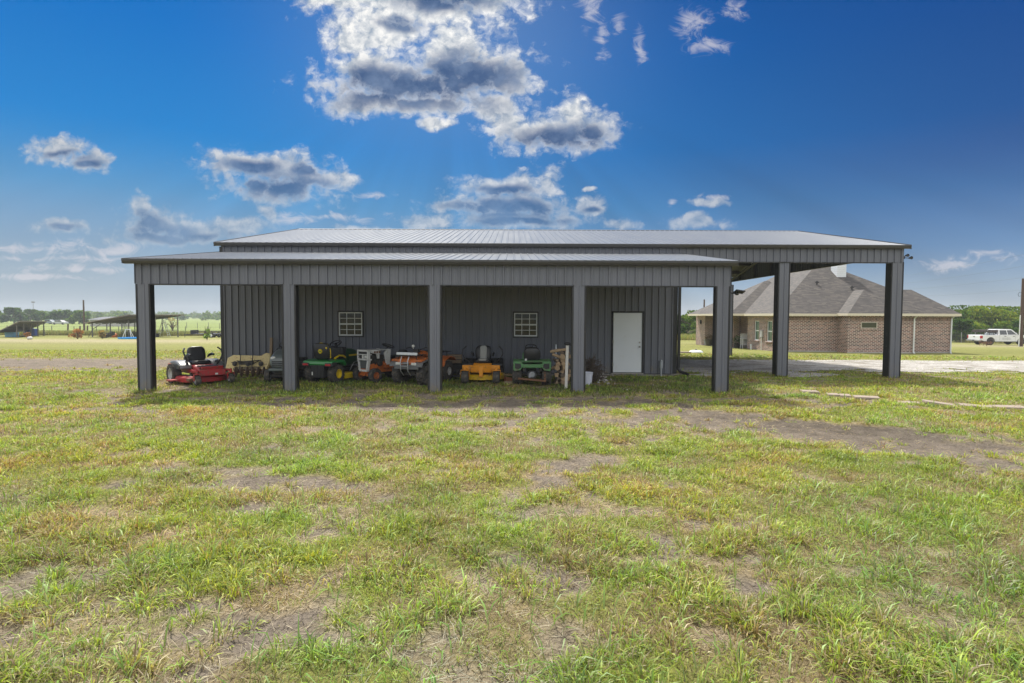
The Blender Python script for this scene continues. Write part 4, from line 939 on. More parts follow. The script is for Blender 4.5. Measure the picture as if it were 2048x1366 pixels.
for s in (-1, 1):
    b = MB(); ar = [(-.70 + .36 * math.cos(R(a)), .33 + .36 * math.sin(R(a))) for a in range(15, 176, 16)]; ir = [(-.70 + .33 * math.cos(R(a)), .33 + .33 * math.sin(R(a))) for a in range(175, 14, -16)]
    b.prism(ar + ir, 'Y', s * .26, s * .52); b.prism(ar + [(-1.04, .40), (-.36, .40)], 'Y', s * .245, s * .26); fe = P_('fender', mat('dull_green_fender', (.07, .11, .085), .5, dirt=(.2, .12, .07), dirt_amt=.3), g, b, bevel=.008)
    b = MB(); b.m = Matrix.Translation((-.60, 0, .53)); b.loft([[(px_ * s_, s * yy, pz_ * s_) for px_, pz_ in rr(.34, .22, .10)] for s_, yy in ((1, .515), (1, .535), (.9, .54))]); bd = b.build('fender_badge', M_OWHT, fe, smooth=40)
    b = MB(); b.m = Matrix.Translation((-.60, 0, .53)); b.prism(rr(.21, .12, .03), 'Y', s * .535, s * .546); b.build('badge_center', M_TAIL, bd)
seat(g, -.58, .64, .42, .22, 10); steering(g, -.20, 1.06, 22, .19)
b = MB(); b.tube([(.30, -.30, .30), (.28, -.36, .62), (.24, -.36, .72)], .014, 6); P_('lift_lever', M_CHROME, g, b, smooth=40)

# ---- orange quad bike
g = place('quad_bike', 'orange quad bike with knobbly tyres and a white pipe across its front rack', 'quad bike', -2.66, 17.10, -112)
for s in (-1, 1):
    wheel(g, (.62, s * .41, .30), .30, .24, .42, rm=M_ENG, lugs=14, lug_h=.022, name='front_wheel', steer=R(-4)); wheel(g, (-.62, s * .42, .30), .30, .28, .42, rm=M_RIMG, lugs=14, lug_h=.022)
b = MB(); b.bb(-.7, .72, -.15, .15, .26, .40); b.bb(-.25, .30, -.19, .19, .36, .68); b.cyl((.62, -.34, .30), (.62, .34, .30), .035); b.cyl((-.62, -.34, .30), (-.62, .34, .30), .045)
for s in (-1, 1): b.tube([(.60, s * .30, .32), (.52, s * .16, .72)], .035, 8); b.tube([(.70, s * .14, .28), (.66, s * .33, .26)], .02, 6)
P_('chassis', M_ENG, g, b, bevel=.015)
for s in (-1, 1):
    b = MB(); b.loft([[(x_, s * y0, z_), (x_, s * .54, z_ - .03), (x_, s * .54, z_ - .06), (x_, s * y0, z_ - .035)] for x_, y0, z_ in ((1.0, .16, .60), (.92, .14, .70), (.68, .12, .77), (.42, .13, .74), (.30, .16, .60), (.22, .20, .48))]); P_('front_fender', MATS['grey_bumper'] if 'grey_bumper' in MATS else mat('grey_bumper', (.13, .135, .14), .55, dirt=(.15, .11, .08), dirt_amt=.3), g, b, smooth=40)
    b = MB(); b.bb(.40, .96, s * .18 if s > 0 else -.50, .50 if s > 0 else s * .18, .70, .775, rot=(0, R(6), 0)); P_('fender_top', M_ATV, g, b, bevel=.03)
    b = MB(); b.loft([[(x_, s * y0, z_), (x_, s * .56, z_ - .03), (x_, s * .56, z_ - .06), (x_, s * y0, z_ - .035)] for x_, y0, z_ in ((-1.04, .16, .66), (-.9, .14, .76), (-.6, .12, .79), (-.36, .13, .70), (-.26, .18, .52))]); P_('rear_fender', M_ATV, g, b, smooth=40)
b = MB(); b.prism([(.96, .55), (1.0, .68), (.85, .80), (.60, .82), (.60, .72), (.90, .58)], 'Y', -.30, .30); nose = P_('front_cowl', M_ATV, g, b, bevel=.03)
b = MB(); b.bb(.93, .985, -.40, .40, .46, .60); b.bb(.94, 1.0, -.12, .12, .60, .68); P_('bumper_plate', mat('grey_bumper', (.13, .135, .14), .55, dirt=(.15, .11, .08), dirt_amt=.3), g, b, bevel=.02)
for s in (-1, 1): b = MB(); b.bb(.95, 1.005, s * .26 - .08, s * .26 + .08, .585, .665); P_('headlight', M_LENS, g, b, bevel=.02)
b = MB()
for y_ in (-.12, .12): b.tube([(.90, y_, .28), (1.06, y_, .42), (1.08, y_, .70), (1.0, y_, .84)], .014, 6)
for zz in (.56, .64): b.tube([(1.08, -.12, zz), (1.08, .12, zz)], .012, 6)
P_('brush_guard', M_CHROME, g, b, smooth=40)
b = MB()
for y_ in (-.38, -.19, 0, .19, .38): b.tube([(1.0, y_, .86), (.50, y_, .87)], .011, 6)
for x_ in (1.0, .75, .50): b.tube([(x_, -.40, .86), (x_, .40, .86)], .013, 6)
for y_ in (-.30, .30): b.tube([(.9, y_, .70), (.9, y_, .86)], .012, 6)
P_('front_rack', M_BLACK, g, b, smooth=40)
b = MB()
for y_ in (-.36, -.18, 0, .18, .36): b.tube([(-.5, y_, .88), (-1.05, y_, .88)], .011, 6)
for x_ in (-.5, -.78, -1.05): b.tube([(x_, -.38, .88), (x_, .38, .88)], .013, 6)
for y_ in (-.30, .30): b.tube([(-.9, y_, .72), (-.9, y_, .88)], .012, 6)
P_('rear_rack', M_BLACK, g, b, smooth=40)
b = MB(); b.loft([[(x_, y_ * w_, z_ + zz * h_) for y_, zz in rr(1, 1, .3)] for x_, w_, h_, z_ in ((.34, .20, .12, .84), (.15, .26, .18, .88), (-.05, .24, .16, .85))]); P_('fuel_tank', M_ATV, g, b, smooth=60)
b = MB(); b.loft([[(x_, y_ * w_, z_ + zz * .12) for y_, zz in rr(1, 1, .35)] for x_, w_, z_ in ((-.02, .22, .87), (-.25, .30, .83), (-.55, .34, .86), (-.74, .30, .90))]); P_('seat', M_VIN, g, b, smooth=60)
b = MB(); b.tube([(.30, -.42, 1.02), (.32, -.28, 1.06), (.40, -.10, 1.00), (.42, 0, .98), (.40, .10, 1.00), (.32, .28, 1.06), (.30, .42, 1.02)], .016, 8); b.bb(.34, .46, -.09, .09, .92, 1.02); b.cyl((.42, 0, .98), (.50, 0, .70), .03); P_('handlebar', M_BLACK, g, b, bevel=.004)
b = MB(); b.ball((.42, -.10, 1.10), .035, .05, .05); b.tube([(.42, -.1, 1.02), (.42, -.1, 1.08)], .01, 6); P_('spot_light', M_LENS, g, b, smooth=60)
pp = thing('white_pipe', 'white plastic channel lying across the front rack of the orange quad bike', 'pipe', (0, 0, 0)); pp.matrix_world = Matrix.Translation(g.location) @ Matrix.Rotation(R(-112), 4, 'Z') @ Matrix.Translation((.98, .04, .875))
MB().bb(-.03, .03, -.34, .34, 0, .075).build('channel', M_WHITE, pp, bevel=.012)
# ---- board and timber between the quad bike and the yellow mower
c = at(908, 742, 18.3)
wb = thing('wooden_box', 'brown wooden box set on a dark cart left of the yellow mower', 'box', (c.x, 18.4, .48)); b = MB()
b.bb(-.25, .25, -.16, .16, 0, .27); b.build('box_shell', M_WOOD, wb, bevel=.008)
b = MB(); b.bb(-.25, .25, -.166, -.16, .11, .13); b.bb(-.25, .25, -.166, -.16, .20, .215); b.build('board_gap', M_BLACK, wb)
ct = thing('garden_cart', 'low dark steel garden cart beneath the brown wooden box', 'cart', (c.x, 18.4, 0)); b = MB()
b.bb(-.42, .40, -.24, .24, .28, .34); b.bb(-.42, .40, -.25, -.23, .34, .46); b.bb(-.42, .4, .23, .25, .34, .46); b.bb(-.34, .30, -.18, .18, .34, .47); P_('tray', M_BLACK, ct, b)
b = MB(); b.tube([(.38, -.1, .30), (.62, -.25, .20), (.70, -.35, .18)], .018, 6); P_('drawbar', M_RUST, ct, b, smooth=40)
for x_ in (-.28, .26):
    for s in (-1, 1): wheel(ct, (x_, s * .28, .14), .14, .07, .5)
# ---- old green tractor, its back to the camera
g = place('lawn_tractor', 'old faded green lawn tractor seen from behind, its rear gearbox exposed', 'lawn tractor', .58, 17.20, 90)
for s in (-1, 1):
    wheel(g, (-.62, s * .43, .30), .30, .27, .48, rm=M_OLDG, lugs=18, lug_h=.012); wheel(g, (.62, s * .38, .20), .20, .16, .42, rm=M_OLDG, name='front_wheel')
b = MB(); b.bb(-.55, .85, -.14, .14, .30, .44); b.cyl((-.62, -.32, .30), (-.62, .32, .30), .05)
for s in (-1, 1): b.bb(-.95, -.5, s * .24 - .03, s * .24 + .03, .42, .66); b.tube([(-.82, s * .28, .64), (-.80, s * .30, .40), (-.74, s * .33, .30)], .028, 6); b.bb(-.84, -.76, s * .33 - .02, s * .33 + .02, .12, .36)
b.bb(-.93, -.88, -.26, .26, .52, .57); P_('chassis', M_ENG, g, b, bevel=.008)
b = MB(); b.ball((-.70, 0, .30), .16, .15, .13); b.cyl((-.86, 0, .32), (-.6, 0, .32), .08); b.cyl((-.88, .07, .25), (-.8, .07, .25), .03); P_('gearbox', mat('cast_aluminium', (.30, .31, .33), .5, .6, var=.3), g, b, smooth=45)
b = MB(); b.box(-.90, 0, .17, .07, .82, .055, rot=(R(5), 0, 0)); b.bb(-.92, -.86, -.40, -.34, .10, .40); P_('drawbar', M_RUST, g, b)
b = MB(); b.prism([(-1.0, .52), (-1.0, .70), (-.6, .75), (-.35, .70), (-.25, .56), (-.32, .54), (-.44, .65), (-.93, .65), (-.96, .52)], 'Y', -.54, .54); fe = P_('fender', M_OLDG, g, b, bevel=.015)
b = MB(); b.bb(-1.0, -.96, -.30, .30, .62, .70)
for s in (-1, 1): b.prism([(s * .22, .63), (s * .54, .70), (s * .54, .47), (s * .50, .43), (s * .34, .45)], 'X', -1.012, -.96)
P_('rear_panel', M_OLDG, g, b, bevel=.008)
for s in (-1, 1): b = MB(); b.prism([(s * .31, .53), (s * .33, .640), (s * .49, .650), (s * .49, .51), (s * .40, .485)], 'X', -1.02, -1.008); P_('lamp_opening', M_BLACK, g, b)
seat(g, -.52, .62, .48, .42, 10)
b = MB(); b.tube([(-.74, -.20, .76), (-.76, -.19, .98), (-.77, -.10, 1.09), (-.77, .10, 1.09), (-.76, .19, .98), (-.74, .20, .76)], .016, 6); P_('seat_rail', M_BLACK, g, b, smooth=40)
b = MB(); b.loft([hood_ring(.16, .52, .46, .92, .10), hood_ring(.9, .50, .46, .86, .10), hood_ring(1.0, .44, .5, .8, .1)]); P_('hood', M_OLDG, g, b, smooth=45); steering(g, .06, 1.05, 30)
b = MB(); b.lathe([(0, .06), (.03, .055), (.032, 0)], (-.86, .18, .72), 'Z', 12); P_('fuel_cap', M_OWHT, g, b, smooth=40)
# loose timbers by the yellow mower
def block(name, label, cat, px_, py_, sx, sy, sz, rz, m, z0=0.0, tilt=0.0):
    c = gnd(px_, py_); o = thing(name, label, cat, (c.x, c.y, gz(c.x, c.y) + z0), rz); MB().box(0, 0, sz / 2, sx, sy, sz, rot=(0, tilt, 0)).build('timber', m, o, bevel=.006); return o
block('wood_block', 'short pale wood block lying on the grass right of the yellow mower', 'wood block', 1017, 769, .24, .12, .09, R(4), M_WOOD)
block('wood_block', 'rust brown timber stacked behind the short pale block right of the yellow mower', 'wood block', 1018, 766, .26, .22, .14, R(20), mat('red_brown_wood', (.27, .11, .05), .85, var=.3), .02, R(10))
block('plank', 'grey plank end propped above the wood blocks beside the old green tractor', 'plank', 1016, 763, .55, .12, .05, R(12), M_WOODL, .17, R(6))

# ---- firewood, post, brush, bucket
fx = at(1125, 770, 16.9).x
fwd_pile = []
rw = random.Random(3)
k = 0
for row in range(9):
    for col in range(3):
        if row > 6 and col == 0: continue
        x_ = fx - .19 + col * .145 + (row % 2) * .05 + rw.uniform(-.03, .03); z_ = .07 + row * .108; r_ = rw.uniform(.064, .088); L_ = rw.uniform(.42, .52)
        o = thing('firewood_log', 'split firewood log in the tall stack behind the white post', 'log', (x_, 16.75 + rw.uniform(-.05, .05), z_), R(90) + rw.uniform(-.25, .25), 'logs of the tall firewood stack')
        b = MB(); n_ = rw.choice([3, 4, 5]); ph = rw.uniform(0, 6); ring = [(math.cos(ph + 6.283 * i / n_ + rw.uniform(-.25, .25)) * r_, math.sin(ph + 6.283 * i / n_ + rw.uniform(-.25, .25)) * r_) for i in range(n_)]
        b.loft([[(-L_ / 2, a, c) for a, c in ring], [(0, a * 1.08, c * 1.05) for a, c in ring], [(L_ / 2, a, c) for a, c in ring]]); b.build('log_wood', rw.choice([M_WOODL, M_WOODL, M_BARK, M_WOOD]), o, bevel=.006)
for i, (dx_, z_, a_, L_) in enumerate(((-.14, 1.0, 8, .50), (-.12, .80, -24, .42), (-.22, .52, 24, .34))):
    o = thing('firewood_log', ['long pale log laid across the top of the firewood stack', 'peeled log sticking out of the upper left of the firewood stack', 'round log jutting left from the middle of the firewood stack'][i], 'log', (fx + dx_, 16.62, z_))
    b = MB(); b.tube([(-L_ / 2, 0, -math.tan(R(a_)) * L_ / 2), (0, 0, .01), (L_ / 2, 0, math.tan(R(a_)) * L_ / 2)], [.042, .048, .04], 9); b.build('log_wood', M_WOODL, o, smooth=40)
c = gnd(1133, 777); wp = thing('white_post', 'slim white timber post standing in front of the firewood stack', 'post', (c.x, c.y, 0)); MB().box(0, 0, .60, .075, .05, 1.22, rot=(0, R(1.5), 0)).build('shaft', mat('white_washed_wood', (.62, .60, .56), .7, var=.12, dirt=(.3, .25, .2), dirt_amt=.2), wp, bevel=.005)
b = MB(); b.ball((.02, 0, 1.24), .09, .07, .05); b.tube([(.02, 0, 1.24), (.09, .02, 1.25), (.11, .02, 1.20)], .03, 6); b.build('cap', M_BLACK, wp, smooth=50)
c = at(1112, 702, 17.2); ws = thing('white_stake', 'thin white plastic stake standing behind the firewood stack', 'stake', (c.x, 17.2, 0)); MB().tube([(0, 0, 0), (0, 0, 1.15)], .018, 8).build('stake', M_WHITE, ws, smooth=40)
c = gnd(1174, 770); bk_ = thing('bucket', 'white plastic bucket beside the fourth lean-to post', 'bucket', (c.x + .02, c.y, 0)); MB().lathe([(0, .01), (.11, .01), (.145, .34), (.155, .345), (.155, .37), (.14, .37), (.105, .03), (0, .03)], (0, 0, 0), 'Z', 28).build('pail', mat('lavender_white', (.55, .57, .66), .45), bk_, smooth=35)
MB().tube([(.15 * math.cos(a), -.15 * math.sin(a) * .3 - .02, .34 - .12 * math.sin(a)) for a in [math.pi * k / 12 for k in range(13)]], .004, 5).build('handle', M_CHROME, bk_, smooth=40)
c = at(1182, 768, 17.3); br = thing('brush_pile', 'heap of tangled dark sticks and vines behind the white bucket', 'brush pile', (c.x, 17.35, 0)); b = MB()
for i in range(260):
    a = rw.uniform(0, 6.28); r_ = rw.uniform(0, .38); z_ = rw.uniform(0, .72) * (1 - r_ * .9); p = Vector((math.cos(a) * r_, math.sin(a) * r_ * .6, z_)); d_ = Vector((rw.gauss(0, .5), rw.gauss(0, .3), rw.gauss(0, .5))).normalized() * rw.uniform(.12, .3)
    b.tube([p - d_, p + Vector((rw.uniform(-.05, .05), 0, rw.uniform(-.05, .05))), p + d_], [.010, .009, .004], 5, False)
b.build('sticks', mat('dry_twigs', (.085, .065, .05), .95, var=.4), br)
# small rubble heap and loose stones near the door
rs = random.Random(9)
def stone_mesh(r): 
    b = MB(); b.ball((0, 0, r * .4), r, r * rs.uniform(.6, .9), r * rs.uniform(.45, .7), 8, 5, .16); return b
M_STONE = mat('pale_rock', (.44, .42, .39), .9, var=.25, bump=.4, dirt=(.25, .2, .15), dirt_amt=.3)
protos = []
for i in range(46):
    if i < 30: px_, py_ = rs.gauss(1206, 9), rs.uniform(752, 769)
    else: px_, py_ = rs.uniform(1215, 1345), rs.uniform(757, 786)
    c = gnd(px_, py_); r_ = rs.uniform(.025, .07) if i < 30 else rs.uniform(.02, .045)
    o = stone_mesh(1.0).build('rock', M_STONE, None, smooth=60) if i < 5 else protos[i % 5].copy()
    if i < 5: protos.append(o)
    else: COL.objects.link(o)
    o.location = (c.x, c.y, gz(c.x, c.y) - .01 + (rs.uniform(0, .12) if i < 30 else 0)); o.scale = (r_, r_, r_); o.rotation_euler = (0, 0, rs.uniform(0, 6))
    tag(o, 'pale rock in the small heap left of the white door' if i < 30 else 'loose pale pebble on the bare earth before the white door', 'rock', 'rocks heaped left of the door' if i < 30 else 'pebbles scattered before the door')
# stepping stones
M_PAVE = mat('tan_paver', (.29, .24, .20), .9, var=.2, vscale=5, bump=.4, dirt=(.22, .18, .13), dirt_amt=.3)
ST = [(1619, 787, .48, 'first tan stepping stone, nearest the barn, pale and half sunk'), (1666, 791, .30, 'small tan stepping stone second from the barn'), (1690, 793, .28, 'small tan stepping stone touching the second from the barn'), (1722, 797, .36, 'tan stepping stone left of a joined pair, mid path'), (1746, 798, .30, 'tan stepping stone right of a joined pair, mid path'),
      (1818, 807, .52, 'low tan stepping stone just left of the tilted one'), (1877, 811, .66, 'tilted tan stepping stone with one raised end'), (1952, 814, .68, 'long tan stepping stone right of the tilted one'), (2016, 816, .72, 'long tan stepping stone at the right edge of the photo')]
for i, (px_, py_, w_, lab) in enumerate(ST):
    c = gnd(px_, py_); o = MB().box(0, 0, 0, w_ * .86, .36, .06).build('stepping_stone', M_PAVE, None, bevel=.012); o.location = (c.x, c.y, gz(c.x, c.y) + (.016 if i != 6 else .05)); o.rotation_euler = (0, R(7) if i == 6 else rs.uniform(-.02, .02), R(-22) + rs.uniform(-.12, .12)); tag(o, lab, 'stepping stone', 'stepping stones across the yard')
# ------------------------------------------------------------------ brick house
def brick_mat():
    M = bpy.data.materials.new('house_brick'); M.use_nodes = True; t = NT(M.node_tree); b = t.n['Principled BSDF']
    co = t.new('ShaderNodeTexCoord').outputs['Object']; x, y, z = t.xyz(co)
    nx, ny, nz = t.xyz(t.new('ShaderNodeNewGeometry').outputs['Normal'])
    uu = t.m('ADD', t.m('MULTIPLY', x, t.m('ABSOLUTE', ny)), t.m('MULTIPLY', y, t.m('ABSOLUTE', nx)))
    V = t.vec(uu, z, 0.0)
    br = t.new('ShaderNodeTexBrick'); t.put(br.inputs['Vector'], V); br.inputs['Scale'].default_value = 1.0; br.inputs['Brick Width'].default_value = .27; br.inputs['Row Height'].default_value = .098; br.inputs['Mortar Size'].default_value = .019
    br.inputs['Color1'].default_value = (1, 1, 1, 1); br.inputs['Color2'].default_value = (0, 0, 0, 1); br.inputs['Bias'].default_value = 0; br.inputs['Mortar Smooth'].default_value = .1
    pick_ = t.xyz(br.outputs['Color'])[0]
    c = t.ramp(pick_, [(0, (.024, .017, .018)), (.4, (.082, .036, .030)), (.75, (.18, .074, .056)), (1, (.31, .16, .12))])
    f = t.m('MULTIPLY_ADD', t.noise(co, 1.6, 5, .6), .6, .7); c = t.mix(1.0, c, t.vec(f, f, f), 'MULTIPLY')
    c = t.mix(br.outputs['Fac'], c, (.60, .49, .43))
    t.put(b.inputs['Base Color'], c); b.inputs['Roughness'].default_value = .9
    t.put(b.inputs['Normal'], t.bump(t.m('SUBTRACT', 1.0, br.outputs['Fac']), .5, .012)); return M
def shingle_mat():
    M = bpy.data.materials.new('roof_shingles'); M.use_nodes = True; t = NT(M.node_tree); b = t.n['Principled BSDF']
    co = t.new('ShaderNodeTexCoord').outputs['Object']; x, y, z = t.xyz(co); nx, ny, nz = t.xyz(t.new('ShaderNodeNewGeometry').outputs['Normal'])
    uu = t.m('ADD', t.m('MULTIPLY', x, t.ss(t.m('ABSOLUTE', ny), .2, .3)), t.m('MULTIPLY', y, t.ss(t.m('ABSOLUTE', nx), .2, .3)))
    br = t.new('ShaderNodeTexBrick'); t.put(br.inputs['Vector'], t.vec(uu, z, 0.0)); br.inputs['Scale'].default_value = 1.0; br.inputs['Brick Width'].default_value = .32; br.inputs['Row Height'].default_value = .085; br.inputs['Mortar Size'].default_value = .008
    br.inputs['Color1'].default_value = (1, 1, 1, 1); br.inputs['Color2'].default_value = (0, 0, 0, 1)
    k = t.xyz(br.outputs['Color'])[0]
    c = t.ramp(k, [(0, (.028, .024, .023)), (.5, (.048, .041, .039)), (1, (.082, .069, .060))])
    c = t.mix(t.m('MULTIPLY', br.outputs['Fac'], .7), c, (.05, .047, .047)); f = t.m('MULTIPLY_ADD', t.noise(co, .8, 5, .6), .5, .75); c = t.mix(1.0, c, t.vec(f, f, f), 'MULTIPLY')
    t.put(b.inputs['Base Color'], c); b.inputs['Roughness'].default_value = .75; b.inputs['Specular IOR Level'].default_value = .6; t.put(b.inputs['Normal'], t.bump(t.m('ADD', t.noise(co, 40, 3), br.outputs['Fac']), .3, .01)); return M
M_BRICK, M_SHIN = brick_mat(), shingle_mat()
M_FCR = mat('cream_fascia', (.62, .56, .44), .6, var=.06)
M_SOFF = mat('soffit', (.40, .36, .30), .8)
M_DARK = mat('dark_porch_shade', (.012, .012, .012), .8)
HX, HY = 25.0, 40.6
house = thing('brick_house', 'single storey brick house with grey hipped shingle roof behind the open bay', 'house', (HX, HY, -.5), world=True)
EZ = 2.16
def hsub(mb, name, m, par, **k):
    c = mb.build(name, m, None, origin=house['_o'], **k); c.parent = par; return c
wl = MB()
# left wall, front left wall, bump, recess
wl.bb(19.2, 23.75, 41.2, 41.4, -.75, EZ); wl.bb(23.75, 28.2, 39.95, 40.15, -.75, EZ); wl.bb(23.55, 23.75, 39.95, 41.198, -.75, EZ); wl.bb(28.0, 28.2, 40.152, 41.4, -.75, EZ); wl.bb(28.2, 31.55, 41.15, 41.35, -.75, EZ); wl.bb(31.55, 31.75, 41.15, 54, -.75, EZ)
def leftwall(y0, y1, x=19.2, z0=-.9, z1=EZ): wl.bb(x, x + .2, y0, y1, z0, z1)
LW = [(41.402, 42.3), (43.2, 45.2)]
wins = [(42.0, 42.95, .18, 1.72), (44.25, 45.15, .18, 1.72)]
leftwall(41.402, 42.0); leftwall(42.95, 44.25); leftwall(45.15, 46.4)
for w in wins: wl.bb(19.2, 19.4, w[0], w[1], -.9, w[2]); wl.bb(19.2, 19.4, w[0], w[1], w[3], EZ)
# porch: back wall, pier, far end
wl.bb(21.9, 22.1, 46.4, 54.5, -.9, EZ); wl.bb(19.4, 22.1, 46.2, 46.398, -.9, EZ); wl.bb(19.2, 19.65, 49.3, 49.75, -.9, EZ); wl.bb(18.75, 22.1, 54.6, 54.8, -1.0, EZ); wl.bb(18.5, 18.75, 54.6, 57.2, -1.0, EZ); wl.bb(18.75, 31.75, 57.0, 57.2, -1.0, EZ)
wl.build('wall', M_BRICK, house)
MB().bb(19.0, 21.9, 46.4, 54.6, -1.1, -.62).build('porch_slab', M_CONC, house); mb = MB(); mb.bb(19.15, 23.6, 41.16, 41.19, -.8, -.40); mb.bb(23.55, 28.2, 39.92, 39.945, -.8, -.42); mb.bb(28.2, 31.7, 41.115, 41.145, -.8, -.46); mb.build('foundation', M_CONC, house)
MB().bb(19.42, 31.5, 41.42, 56.9, EZ - .02, EZ + .02).build('ceiling', M_SOFF, house)
# roofs
PITCH_H = .66
def hip(mb, x0, x1, y0, y1, z, run_l, run_r, run_f, run_b, rise, axis='X', fascia=None):
    if axis == 'X':
        ym = y0 + run_f; r0, r1 = (x0 + run_l, ym, z + rise), (x1 - run_r, ym, z + rise)
        vs = [(x0, y0, z), (x1, y0, z), (x1, y1, z), (x0, y1, z), r0, r1]; fs = [(0, 1, 5, 4), (2, 3, 4, 5), (3, 0, 4), (1, 2, 5), (3, 2, 1, 0)]
    else:
        xm = x0 + run_l; r0, r1 = (xm, y0 + run_f, z + rise), (xm, y1 - run_b, z + rise)
        vs = [(x0, y0, z), (x1, y0, z), (x1, y1, z), (x0, y1, z), r0, r1]; fs = [(0, 1, 4), (1, 2, 5, 4), (2, 3, 5), (3, 0, 4, 5), (3, 2, 1, 0)]
    mb.add(vs, fs)
def roof(x0, x1, y0, y1, rl, rr_, rf, rb, rise, axis, dz=0.0):
    mb = MB(); z = EZ + .10 + dz; hip(mb, x0, x1, y0, y1, z, rl, rr_, rf, rb, rise, axis); o = mb.build('roof', M_SHIN, house)
    f = MB()
    for q in ((x0, x1, y0 - .02, y0), (x0, x1, y1, y1 + .02), (x0 - .02, x0, y0, y1), (x1, x1 + .02, y0, y1)): f.bb(*q, z - .16, z + .012)
    hsub(f, 'gutter', M_FCR, o); s = MB(); s.bb(x0 + .01, x1 - .01, y0 + .01, y1 - .01, z - .15, z - .13); hsub(s, 'soffit', M_SOFF, o); return o
main_r = roof(18.75, 32.0, 40.75, 57.6, 6.6, 6.6, 6.6, 6.6, 4.35, 'Y')
roof(17.6, 24.0, 46.1, 57.0, 4.9, 1.0, 4.9, 6.0, 2.95, 'X', .012)
roof(23.3, 28.65, 39.5, 46.0, 2.7, 2.65, 2.7, 2.0, 1.78, 'Y', .02)
roof(24.5, 32.1, 40.7, 47.5, 1.0, 1.55, 3.0, 3.8, 1.86, 'X', .03)
ch = MB(); c = at(1677, 546, 45.5); cw = (at(1674, 560, 45.2).x, at(1692, 560, 45.2).x); ch.bb(cw[0], cw[1], 45.2, 46.1, 4.4, 7.2); cho = hsub(ch, 'chimney', M_WHITE, main_r)
l = MB()
for k in range(17): l.bb(cw[0] - .005, cw[1] + .005, 45.195, 46.105, 4.75 + k * .15, 4.758 + k * .15)
hsub(l, 'lap_siding_line', mat('siding_gap', (.4, .4, .4)), cho); l = MB(); l.bb(cw[0] - .04, cw[1] + .04, 45.16, 46.14, 7.2, 7.3); hsub(l, 'chimney_cap', M_FASC, cho)
for px_, py_, Y in ((1634, 563, 44.2), (1704, 573, 43.6), (1756, 611, 41.6), (1765, 612, 41.8)):
    c = at(px_, py_, Y); v_ = MB(); v_.tube([(c.x, Y, c.z - .25), (c.x, Y, c.z + .05)], .05, 8); v_.box(c.x, Y - .03, c.z - .06, .20, .20, .08); hsub(v_, 'roof_vent', M_BLACK, main_r)
# windows
def hwin(mbdir, name='window'):
    pass
for y0, y1, z0, z1 in wins:
    f = MB()
    for q in ((y0, y0 + .06, z0, z1), (y1 - .06, y1, z0, z1), (y0 + .06, y1 - .06, z0, z0 + .07), (y0 + .06, y1 - .06, z1 - .06, z1), (y0 + .06, y1 - .06, (z0 + z1) / 2 - .04, (z0 + z1) / 2 + .04)): f.bb(19.28, 19.36, *q)
    o = f.build('window', M_VINYL, house); g_ = MB(); g_.bb(19.32, 19.33, y0 + .05, y1 - .05, z0 + .05, z1 - .05); hsub(g_, 'pane', mat('teal_glass', (.06, .11, .10), .08, spec=.7), o); s = MB(); s.bb(19.12, 19.22, y0 - .05, y1 + .05, z0 - .08, z0 - .002); hsub(s, 'sill', M_BRICK, o)
a, b2 = at(1722, 644, 39.93), at(1754, 657, 39.93)
f = MB()
for q in ((a.x, b2.x, a.z - .05, a.z), (a.x, b2.x, b2.z, b2.z + .05), (a.x, a.x + .05, b2.z + .05, a.z - .05), (b2.x - .05, b2.x, b2.z + .05, a.z - .05)): f.bb(q[0], q[1], 39.90, 39.96, q[2], q[3])
o = f.build('window', mat('tan_vinyl', (.55, .50, .42), .5), house, label='small wide transom window in the front wall'); g_ = MB(); g_.bb(a.x + .03, b2.x - .03, 39.925, 39.935, b2.z + .03, a.z - .03); hsub(g_, 'pane', mat('olive_glass', (.035, .045, .02), .1, spec=.7), o); s = MB(); s.bb(a.x - .05, b2.x + .05, 39.87, 39.952, b2.z - .09, b2.z - .004); hsub(s, 'sill', M_BRICK, o)
# soldier course over the walls
s = MB(); s.bb(19.15, 23.54, 41.185, 41.197, EZ - .36, EZ - .16); s.bb(23.76, 28.19, 39.93, 39.947, EZ - .36, EZ - .16); s.bb(28.21, 31.7, 41.13, 41.147, EZ - .36, EZ - .16)
def soldier():
    M = bpy.data.materials.new('soldier_brick'); M.use_nodes = True; t = NT(M.node_tree); b = t.n['Principled BSDF']; co = t.new('ShaderNodeTexCoord').outputs['Object']; x, y, z = t.xyz(co)
    k = t.m('FRACT', t.m('DIVIDE', x, .10)); r_ = t.noise(t.m('FLOOR', t.m('DIVIDE', x, .10)), 5.3, 0, dim='1D')
    c = t.ramp(r_, [(.3, (.12, .065, .05)), (.7, (.30, .18, .14))]); t.put(b.inputs['Base Color'], t.mix(t.ss(k, .12, .16, 1, 0), c, (.60, .54, .47))); b.inputs['Roughness'].default_value = .9; return M
s.build('soldier_course', soldier(), house)
